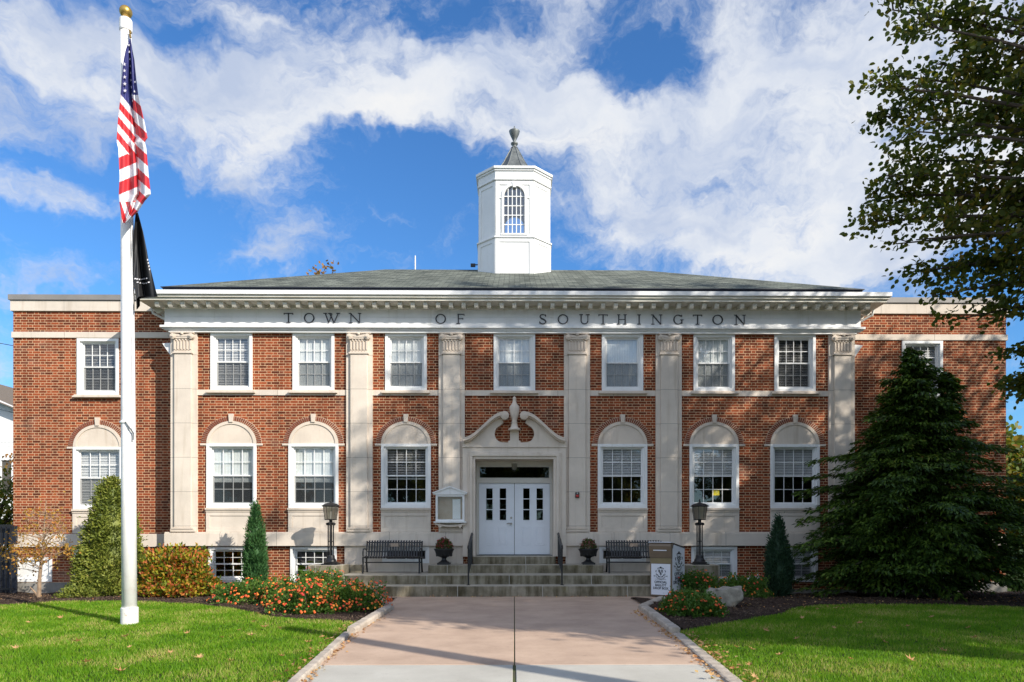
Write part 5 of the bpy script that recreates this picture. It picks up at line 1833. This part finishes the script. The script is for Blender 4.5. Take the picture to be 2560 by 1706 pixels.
def sapling(x, y, label):
    root = empty('young_maple', (x, y, 0), label, 'tree')
    mb = MB()
    mb.tube([(x, y, -.1), (x + .02, y, .45), (x + .10, y + .02, 1.3), (x + .18, y, 2.4)], [.05, .042, .025, .006], 8)
    mb.tube([(x - .02, y, 0), (x - .22, y, .22)], [.035, .012], 6)
    L = []
    for k in range(46):
        t = rng.uniform(.12, .95)
        zb_ = .25 + 2.0 * t
        bx = x + .02 + .16 * t
        a = rng.uniform(0, 2 * math.pi)
        ln = (1.02 * (1 - t) ** .7 + .15) * rng.uniform(.6, 1.05)
        e = np.array([bx + math.cos(a) * ln, y + math.sin(a) * ln * .8, zb_ + ln * rng.uniform(.1, .65)])
        m = np.array([(bx + e[0]) / 2, (y + e[1]) / 2, zb_ + (e[2] - zb_) * .62])
        mb.tube([(bx, y, zb_), tuple(m), tuple(e)], [.012, .008, .003], 5, caps=False)
        for j in range(3):
            f = rng.uniform(.3, .9)
            s0 = np.array([bx, y, zb_]) * (1 - f) + e * f
            s1 = s0 + rng.normal(0, .16, 3) + np.array([0, 0, .12])
            mb.tube([tuple(s0), tuple(s1)], [.005, .002], 4, caps=False)
            nl = rng.integers(3, 9) if zb_ < 1.0 else rng.integers(0, 4)
            if nl:
                L.append(s1 + rng.normal(0, .05, (nl, 3)))
        nl = 22 if zb_ < .95 else 4
        L.append(e + rng.normal(0, .09, (nl, 3)))
    mb.build('trunk', 'twig', root)
    P = np.concatenate(L)
    np_mesh('crown', leaf_quads(P, unit(rng.normal(0, 1, (len(P), 3)) + np.array([0, 0, -.5])), .075, .05), 4, 'gold_leaf', root)


sapling(q.x, 17.7, 'young bare maple with a few golden leaves at the brick corner')

# lantana
LG = 'orange lantana plants'
for (px, py, rx, ry, h, nb_, lab) in (
        (625, 1508, .72, .62, .52, 70, 'orange lantana at the outer end of the large bed below the bright cypress'),
        (735, 1515, .72, .65, .60, 100, 'orange lantana in the middle of the large bed, flower heads crowded'),
        (800, 1490, .70, .55, .66, 45, 'sparser orange lantana growing against the lamp pedestal'),
        (768, 1534, .66, .58, .58, 120, 'foremost orange lantana of the large bed, nearest the sunny lawn'),
        (882, 1526, .66, .62, .60, 140, 'orange lantana packed with blooms beside the rounded kerb stone'),
        (1714, 1532, .50, .46, .40, 40, 'sparse orange lantana in front of the ballot box'),
        (1745, 1541, .50, .38, .38, 32, 'low orange lantana at the foot of the pale boulder'),
        (1745, 1490, .72, .52, .60, 44, 'orange lantana below the lamp pedestal with few blooms'),
        (1858, 1492, .66, .50, .52, 38, 'orange lantana beside the dark cypress and small white pipe')):
    p = gnd(px, py)
    low_bush('lantana_plant', p.x, p.y, .02, rx, ry, h * .92, 230, 17, (.065, .036), 'lantana', lab, 'flowers', .055, int(nb_ * 2.1), .5, LG, bsize=.025)

# boulder
p = gnd(1812, 1518)
rb = bmesh.new()
bmesh.ops.create_icosphere(rb, subdivisions=4, radius=1)
for v in rb.verts:
    c = v.co
    nse = .10 * math.sin(c.x * 3.1 + 1) * math.cos(c.y * 2.7) + .06 * math.sin(c.z * 6 + c.x * 4) + .03 * math.sin(c.y * 11 + c.z * 7)
    k = 1 + nse
    v.co = Vector((max(-.34, min(.36, c.x * .44 * k)), max(-.24, min(.26, c.y * .34 * k)), min(.42 + .05 * c.x + .02 * math.sin(c.x * 9), .30 + c.z * .30 * k)))
me = bpy.data.meshes.new('boulder')
rb.to_mesh(me)
rb.free()
me.materials.append(M['rock'])
me.shade_smooth()
bo = bpy.data.objects.new('boulder', me)
COL.objects.link(bo)
bo.location = (p.x, p.y + .05, -.02)
tag(bo, 'pale squarish boulder among the sparse orange flowers', 'boulder')
# small white pipe
p = at(1890, 1455, 18.4)
o = MB().tube([(p.x - .28, 18.4, .0), (p.x - .27, 18.4, .30), (p.x - .16, 18.4, .40), (p.x, 18.4, .42), (p.x + .05, 18.4, .33)], .018, 8).tube([(p.x + .05, 18.4, .28), (p.x + .06, 18.4, .36), (p.x + .05, 18.4, .50)], [.05, .04, .02], 8).build('garden_pipe', 'white', None, origin=(p.x, 18.4, 0))
tag(o, 'small bent white pipe sticking up beside the dark cypress', 'pipe')


# ------------------------------------------------------------------ broadleaf trees
def broadleaf(name, base, trunk_top, trunk_r, tips, crown, n_limbs, leaf, mat, label, cat='tree', per_tip=0, per_limb=220, group=None, spread=.35, droop=.3, twigs=True):
    """tips: explicit limb ends; crown (centre, radii): further limbs to points in the ellipsoid"""
    root = empty(name, base, label, cat, group)
    wood = MB()
    b, tt = np.array(base, float), np.array(trunk_top, float)
    wood.tube([tuple(b - [0, 0, .2]), tuple(b * .7 + tt * .3 + [.1, .05, 0]), tuple(tt)], [trunk_r, trunk_r * .75, trunk_r * .3], 12)
    L, D = [], []
    ends = [np.array(t, float) for t in tips]
    kinds = [1] * len(ends)
    if crown:
        c, r = np.array(crown[0]), np.array(crown[1])
        for k in range(n_limbs):
            d = rand_dirs(1)[0]
            ends.append(c + d * r * rng.uniform(.45, 1.0))
            kinds.append(0)
    for e, kd in zip(ends, kinds):
        f = np.clip((e[2] - b[2]) / max(.1, tt[2] - b[2]) * .62 - .05, .28, .95)
        s = b * (1 - f) + tt * f
        m = s * .45 + e * .55 + np.array([0, 0, .10 * np.linalg.norm(e - s)])
        t = np.linspace(0, 1, 8)[:, None]
        path = (1 - t) ** 2 * s + 2 * t * (1 - t) * m + t ** 2 * e
        ln = np.linalg.norm(e - s)
        wood.tube([tuple(p) for p in path], list(np.linspace(trunk_r * .26, .012, 8) * (1 if not kd else .8)), 6, caps=False)
        ntw = 20 if kd else 8
        for j in range(ntw):
            f = rng.uniform(.35 if kd else .3, 1.0)
            i = min(6, int(f * 7))
            p0 = path[i] * (1 - (f * 7 - i)) + path[i + 1] * (f * 7 - i)
            dirv = unit((e - s) + rng.normal(0, .40, 3) * ln)
            tl = rng.uniform(.5, 1.2) * ((1.32 - f) if kd else 1.25)
            p1 = p0 + dirv * tl * .6 + np.array([0, 0, .02])
            p2 = p0 + dirv * tl - np.array([0, 0, droop * tl])
            if twigs:
                wood.tube([tuple(p0), tuple(p1), tuple(p2)], [.014, .008, .003], 4, caps=False)
            n = (per_tip if kd else per_limb) // ntw
            f2 = rng.uniform(.1, 1.05, n)[:, None]
            q_ = p0 * (1 - f2) ** 2 + 2 * f2 * (1 - f2) * p1 + f2 ** 2 * p2
            L.append(q_ + rng.normal(0, spread, (n, 3)) * np.array([1, 1, .55]))
            D.append(unit(dirv + np.array([0, 0, -.6]) + rng.normal(0, .7, (n, 3))))
    wood.build('trunk', 'bark', root)
    P, D = np.concatenate(L), np.concatenate(D)
    np_mesh('crown', leaf_hex(P, D, rng.uniform(.75, 1.25, len(P)) * leaf[0], leaf[1]), 6, mat, root)
    return root


tip_px = [(2230, 25, 11.2), (2290, 60, 10.6), (2390, 100, 11.4), (2240, 190, 11.6), (2195, 215, 11.0), (2210, 290, 11.4), (2330, 250, 12.0), (2300, 330, 10.8), (2260, 400, 12.0), (2205, 440, 11.2), (2165, 495, 11.6), (2180, 555, 11.2),
          (2240, 610, 11.8), (2290, 600, 10.8), (2290, 680, 12.0), (2330, 740, 11.4), (2390, 800, 11.8), (2360, 480, 11.4), (2420, 560, 11.8), (2430, 400, 11.0), (2450, 300, 11.8), (2460, 180, 11.2), (2500, 60, 11.6),
          (2480, 660, 11.6), (2530, 500, 11.0), (2540, 350, 11.6), (2545, 880, 12.4), (2535, 960, 12.8), (2550, 1000, 12.6), (2340, 160, 11.8), (2400, 20, 10.8), (2400, 660, 12.2), (2550, 200, 11.8), (2300, 520, 12.2)]
tips = [tuple(at(*t)) for t in tip_px]
tips += [(9.0, 5.5, 6.5), (10.0, 3.6, 7.5), (8.8, 6.5, 7.2), (11.0, 5.0, 6.0), (9.5, 4.5, 7.8), (10.5, 5.5, 7.5), (12.0, 4.0, 6.5), (12.5, 5.0, 6.0), (9.6, 6.2, 8.2), (10.8, 4.2, 8.4), (11.6, 3.2, 7.6), (9.2, 5.0, 7.0), (13.5, 4.0, 5.8), (14.2, 3.4, 6.6), (15.0, 4.6, 5.6)]
broadleaf('shade_tree', (13.6, 9.0, 0), (13.2, 8.8, 17.0), .40, tips, ((14.2, 8.0, 12.8), (5.7, 5.6, 7.4)), 165, (.094, .072), 'maple',
          'big leafy tree reaching into the view above the shaded wing', per_tip=860, per_limb=600, spread=.14, droop=.25)
broadleaf('shade_tree', (22.7, 9.5, 0), (22.5, 9.5, 15.5), .36, [], ((22.5, 9.5, 12.5), (5.0, 4.8, 6.0)), 60, (.17, .12), 'maple',
          'farther leafy tree beyond the shaded lawn, out of the picture', per_limb=340, spread=.45)
broadleaf('shade_tree', (21.7, 3.2, 0), (21.3, 4.0, 13.0), .36, [], ((21.2, 4.0, 9.4), (6.0, 5.0, 5.0)), 110, (.17, .12), 'maple',
          'leafy street tree shading the lawn from beside the pavement', per_limb=340, spread=.45)

broadleaf('shade_tree', (14.0, 2.6, 0), (13.6, 3.2, 11.0), .32, [], ((13.2, 3.6, 10.0), (4.0, 2.5, 2.7)), 64, (.16, .115), 'maple',
          'leafy tree at the pavement edge shading the upper walkway', per_limb=340, spread=.35)

# trees behind and beside the hall
def small_tree(x, y, h, r, mat, label, n=60, leaf=(.22, .16), group='background trees', per=90, name='autumn_tree'):
    broadleaf(name, (x, y, -.2), (x, y, h * .75), .16, [], ((x, y, h * .62), (r, r, h * .40)), n, leaf, mat, label, per_limb=per, group=group, spread=.3, twigs=False)


q = at(790, 655, 42)
small_tree(q.x, 42, q.z + 1.0, 1.3, 'rust_tree', 'russet treetop showing just above the roof slope', 60, per=200)
q = at(2540, 1130, 27)
small_tree(q.x + 1.2, 27, 4.6, 2.2, 'backtree', 'yellow and rust tree beyond the end of the shaded wing', 60)
q = at(12, 1330, 25)
small_tree(q.x - .3, 25, 3.6, 1.5, 'backtree', 'yellow-green bush between the black fence and the white house', 46, (.13, .09))
small_tree(q.x - 1.0, 29, 5.4, 1.2, 'rust_tree', 'thin reddish tree in front of the white house', 34, (.13, .09), per=50)
for i, (x, y, h, r) in enumerate(((-34, 52, 9, 4), (34, 50, 9, 4), (26, 38, 7, 3))):
    small_tree(x, y, h, r, 'backtree', ('tall yellowing tree far behind the white house', 'tall yellowing tree far behind the shaded wing', 'rounded yellowing tree behind the shaded wing')[i], 60, (.4, .3), per=70)

for x, y, h, r, lab in ((-22, -24, 11, 4.5, 'first'), (-11, -27, 12, 5, 'second'), (0, -25, 10.5, 4.8, 'third'), (10.5, -28, 12, 5, 'fourth'), (21, -26, 11, 5, 'last')):
    small_tree(x, y, h, r, 'maple', lab + ' of the trees across the street, seen only mirrored in the windows', 60, (.5, .36), group='trees across the street', per=75, name='street_tree')
po = MB().tube([(8.4, 1.6, -.3), (8.4, 1.6, 9.2)], [.22, .17], 12).build('utility_pole', 'bark', None, origin=(8.4, 1.6, 0))
tag(po, 'wooden utility pole by the pavement, casting its streak of shadow over the walkway', 'utility pole')

# neighbour house at the far left
nh = empty('neighbour_house', (-27, 36, 0), 'white clapboard house with a brown roof seen past the brick corner', 'house')
a_ = at(33, 1000, 34)
hx1 = a_.x + 3.5
zr = zz(975, 36)
ze = zz(1035, 34)
hb = MB()
hb.add([(-40, 34, -.3), (hx1, 34, -.3), (hx1, 34, ze - 1.2), ((hx1 - 40) / 2, 34, zr + 1.5), (-40, 34, ze - 1.2)], [(0, 1, 2, 3, 4)])
hb.add([(hx1, 34, -.3), (hx1, 44, -.3), (hx1, 44, ze - 1.2), (hx1, 34, ze - 1.2)], [(0, 1, 2, 3)])
for k in range(46):
    zc = k * .2
    hb.box(-39.9, hx1 - .02, 33.985, 34.0, zc, zc + .185) if zc < ze - 1.4 else None
hb.build('wall', 'siding', nh)
mid_ = (hx1 - 40) / 2
rfh = MB()
# gable facing the street with its raking edge, ridge set further back
rfh.add([(mid_ - 1.5, 33.5, zr + 1.8), (hx1 + .6, 33.5, ze - 1.35), (hx1 + .6, 45, ze - 1.35), (mid_ - 1.5, 45, zr + 1.8)], [(0, 1, 2, 3)])
rfh.add([(mid_ - 1.5, 33.5, zr + 1.8), (-41, 33.5, ze - 1.5), (-41, 45, ze - 1.5), (mid_ - 1.5, 45, zr + 1.8)], [(0, 1, 2, 3)])
rfh.build('roof', 'brownroof', nh)
wq0, wq1 = at(2, 1150, 33.9), at(30, 1235, 33.9)
hw_ = MB().ring(wq0.x - .1, wq1.x + .1, wq1.z - .1, wq0.z + .1, .12, 33.88, 33.99).build('window', 'siding', nh)
MB().box(wq0.x, wq1.x, 33.95, 33.97, wq1.z, wq0.z).build('pane', 'room', hw_)

# black fence left of the wing
fx1 = at(32, 1400, 19.6).x
fe = empty('iron_fence', (fx1 - 1.5, 19.6, 0), 'tall black metal fence between the brick corner and the white house', 'fence')
z_t = zz(1312, 19.6)
fb = MB()
for k in range(24):
    xx = fx1 - .06 - k * .13
    fb.box(xx - .012, xx + .012, 19.59, 19.615, -.15, z_t - .03)
fb.build('bars', 'black', fe)
MB().box(fx1 - 3.2, fx1, 19.57, 19.63, z_t - .06, z_t).box(fx1 - 3.2, fx1, 19.575, 19.625, z_t - 1.0, z_t - .95).box(fx1 - 3.2, fx1, 19.575, 19.625, -.02, .03).build('rail', 'black', fe)
MB().box(fx1 - 3.2, fx1 - .0, 19.75, 19.79, z_t - .55, z_t - .03).box(fx1 - 3.2, fx1, 19.75, 19.79, -.15, z_t - .75).build('panel', 'darkedge', fe)

# cables
for i, (y0, y1, lab) in enumerate(((852, 866, 'upper thin black cable running to the brick corner'), (1010, 1034, 'lower thin black cable in front of the white house'))):
    a, b = at(-120, y0 - 22, 26), at(40, y1, 22)
    o = MB().tube([tuple(a), tuple((a + b) / 2 - Vector((0, 0, .05))), tuple(b)], .012, 5).build('power_cable', 'black', None, origin=tuple(a))
    tag(o, lab, 'cable', 'cables at the brick corner')

# yellow notice in a window
p = at(1788, 1232, YF + .2)
o = MB().box(p.x - .10, p.x + .10, YF + .145, YF + .15, p.z - .08, p.z + .08).build('yellow_notice', 'yellow', None, origin=(p.x, YF + .147, p.z))
tag(o, 'yellow paper notice inside the window behind the lamp post', 'notice')

# ------------------------------------------------------------------ grass, chips, leaves
def scatter(poly, n, yr, xr):
    x = rng.uniform(*xr, n)
    y = rng.uniform(*yr, n)
    k = inside(poly, x, y)
    return x[k], y[k]


def grass(poly, xr, yr, dens):
    n = int((xr[1] - xr[0]) * (yr[1] - yr[0]) * dens)
    x, y = scatter(poly, n, yr, xr)
    keep = rng.uniform(0, 1, len(x)) < np.clip(9.5 / y, .45, 1)
    x, y = x[keep], y[keep]
    n = len(x)
    tuft = .5 + .5 * np.sin(x * 3.7 + np.sin(y * 2.9) * 2) * np.sin(y * 4.1 + np.sin(x * 3.3) * 2)
    h = rng.uniform(.028, .062, n) * (.75 + .5 * tuft)
    a = rng.uniform(0, 2 * np.pi, n)
    w = rng.uniform(.0035, .0065, n) * np.clip(y / 9, 1, 1.9)
    lean = rng.uniform(.1, .9, n) * h
    b = rng.uniform(0, 2 * np.pi, n)
    P = np.stack([x, y, np.full(n, -.004)], 1)
    s = np.stack([np.cos(a) * w, np.sin(a) * w, np.zeros(n)], 1)
    t = P + np.stack([np.cos(b) * lean, np.sin(b) * lean, h], 1)
    return np.stack([P - s, P + s, t], 1)


G = np.concatenate([grass(left_poly, (-13.5, -2.28), (6.4, 16.6), 2600), grass(right_poly, (2.36, 13.5), (6.4, 15.9), 2600)])
struct(np_mesh('grass', G, 3, 'grass'), 'stuff')

C_ = []
for poly, xr, yr in ((left_poly, (-13.5, -2.9), (12.0, 19.2)), (right_poly, (2.9, 13.5), (11.0, 19.2))):
    n = 26000
    x, y = rng.uniform(*xr, n), rng.uniform(*yr, n)
    k = ~inside(poly, x, y)
    k &= ~((np.abs(x) < 4.5) & (y > 17.2))
    k &= np.abs(x) > 2.9 + np.clip((y - 14.8) * .36, 0, .8)
    x, y = x[k], y[k]
    P = np.stack([x, y, bed_height(x, y) + .012], 1)
    D = unit(np.stack([rng.normal(0, 1, len(x)), rng.normal(0, 1, len(x)), rng.normal(0, .25, len(x))], 1))
    C_.append(leaf_quads(P, D, rng.uniform(.03, .075, len(x)), .016, 0, flat=.5))
struct(np_mesh('bark_chips', np.concatenate(C_), 4, 'chip'), 'stuff')


# leaf litter along the kerbs and in the beds (uncountable)
def litter(n, fx):
    P = np.array([fx() for _ in range(n)])
    D = unit(np.stack([rng.normal(0, 1, n), rng.normal(0, 1, n), rng.normal(0, .2, n)], 1))
    return leaf_quads(P, D, rng.uniform(.035, .075, n), .04, 0, flat=.4)


U = rng.uniform
lit = [litter(170, lambda: (lambda y: (-2.58 + max(0, 11.2 - y) * .075 + abs(rng.normal(0, .05)), y, .012))(U(7.5, 14.5))),
       litter(120, lambda: (lambda y: (-2.74 + max(0, 11.2 - y) * .075 - abs(rng.normal(0, .12)), y, .04))(U(7.0, 12.4))),
       litter(230, lambda: (lambda y: (2.52 - max(0, 11.2 - y) * .05 - abs(rng.normal(0, .07)), y, .012))(U(7.2, 14.4))),
       litter(150, lambda: (lambda y: (2.68 - max(0, 11.2 - y) * .05 + abs(rng.normal(0, .12)), y, .04))(U(7.0, 11.2))),
       litter(90, lambda: (U(-12.5, -5.5), U(16.3, 18.3), .04)),
       litter(120, lambda: (U(4.2, 7.2), U(14.2, 17.5), .045)),
       litter(110, lambda: (U(7.0, 12.0), U(15.5, 16.6), .05)),
       litter(70, lambda: (U(-3.0, 3.0), 17.28 + rng.normal(0, .05), .012))]
struct(np_mesh('leaf_litter', np.concatenate(lit), 4, 'dryleaf'), 'stuff')


# single fallen leaves on the lawns: lobed and curled
def leaf_shape(seed, s):
    r = random.Random(seed)
    pts = []
    for k in range(14):
        t = 2 * math.pi * k / 14
        rad = s * ((1.0 if k % 2 == 0 else .50) * (1.2 if k in (0, 2, 12) else .9))
        x, y = rad * math.cos(t), rad * math.sin(t)
        pts.append((x, y, .012 + .35 * (x * x + y * y) / s + r.uniform(0, .2) * s))
    return MB().add([(0, 0, .012)] + pts, [(0, 1 + k, 1 + (k + 1) % 14) for k in range(14)])


proto = [leaf_shape(k, s).build('fallen_leaf', 'dryleaf', None) for k, s in enumerate((.046, .058, .070))]
spots = [(70, 1558), (152, 1546), (315, 1593), (325, 1620), (425, 1635), (194, 1606), (598, 1578), (637, 1556), (630, 1590), (705, 1643), (575, 1655), (500, 1646), (645, 1536), (771, 1608), (215, 1658), (380, 1646), (470, 1585),
         (300, 1681), (555, 1596), (40, 1622), (660, 1570), (700, 1572), (2005, 1547), (1915, 1579), (2085, 1572), (2212, 1608), (2150, 1560), (1840, 1620), (1880, 1626), (1950, 1640), (2125, 1650), (2270, 1568), (2440, 1596),
         (1875, 1664), (2420, 1572), (2330, 1545), (2045, 1525), (1990, 1600), (2360, 1630), (1885, 1694), (1780, 1690), (2275, 1652)]
sunny = 'single dry leaf lying on the sunny lawn by the flagpole'
shady = 'single dry leaf lying on the lawn below the large evergreen'
for i, (px, py) in enumerate(spots):
    p = gnd(px, py, .045)
    o = proto[i % 3]
    if i >= 3:
        o = o.copy()
        COL.objects.link(o)
    o.location = p
    o.rotation_euler = (rng.uniform(-.4, .4), rng.uniform(-.4, .4), rng.uniform(0, 6.28))
    tag(o, sunny if px < 1000 else shady, 'leaf', 'fallen leaves on the sunny lawn' if px < 1000 else 'fallen leaves on the shaded lawn')
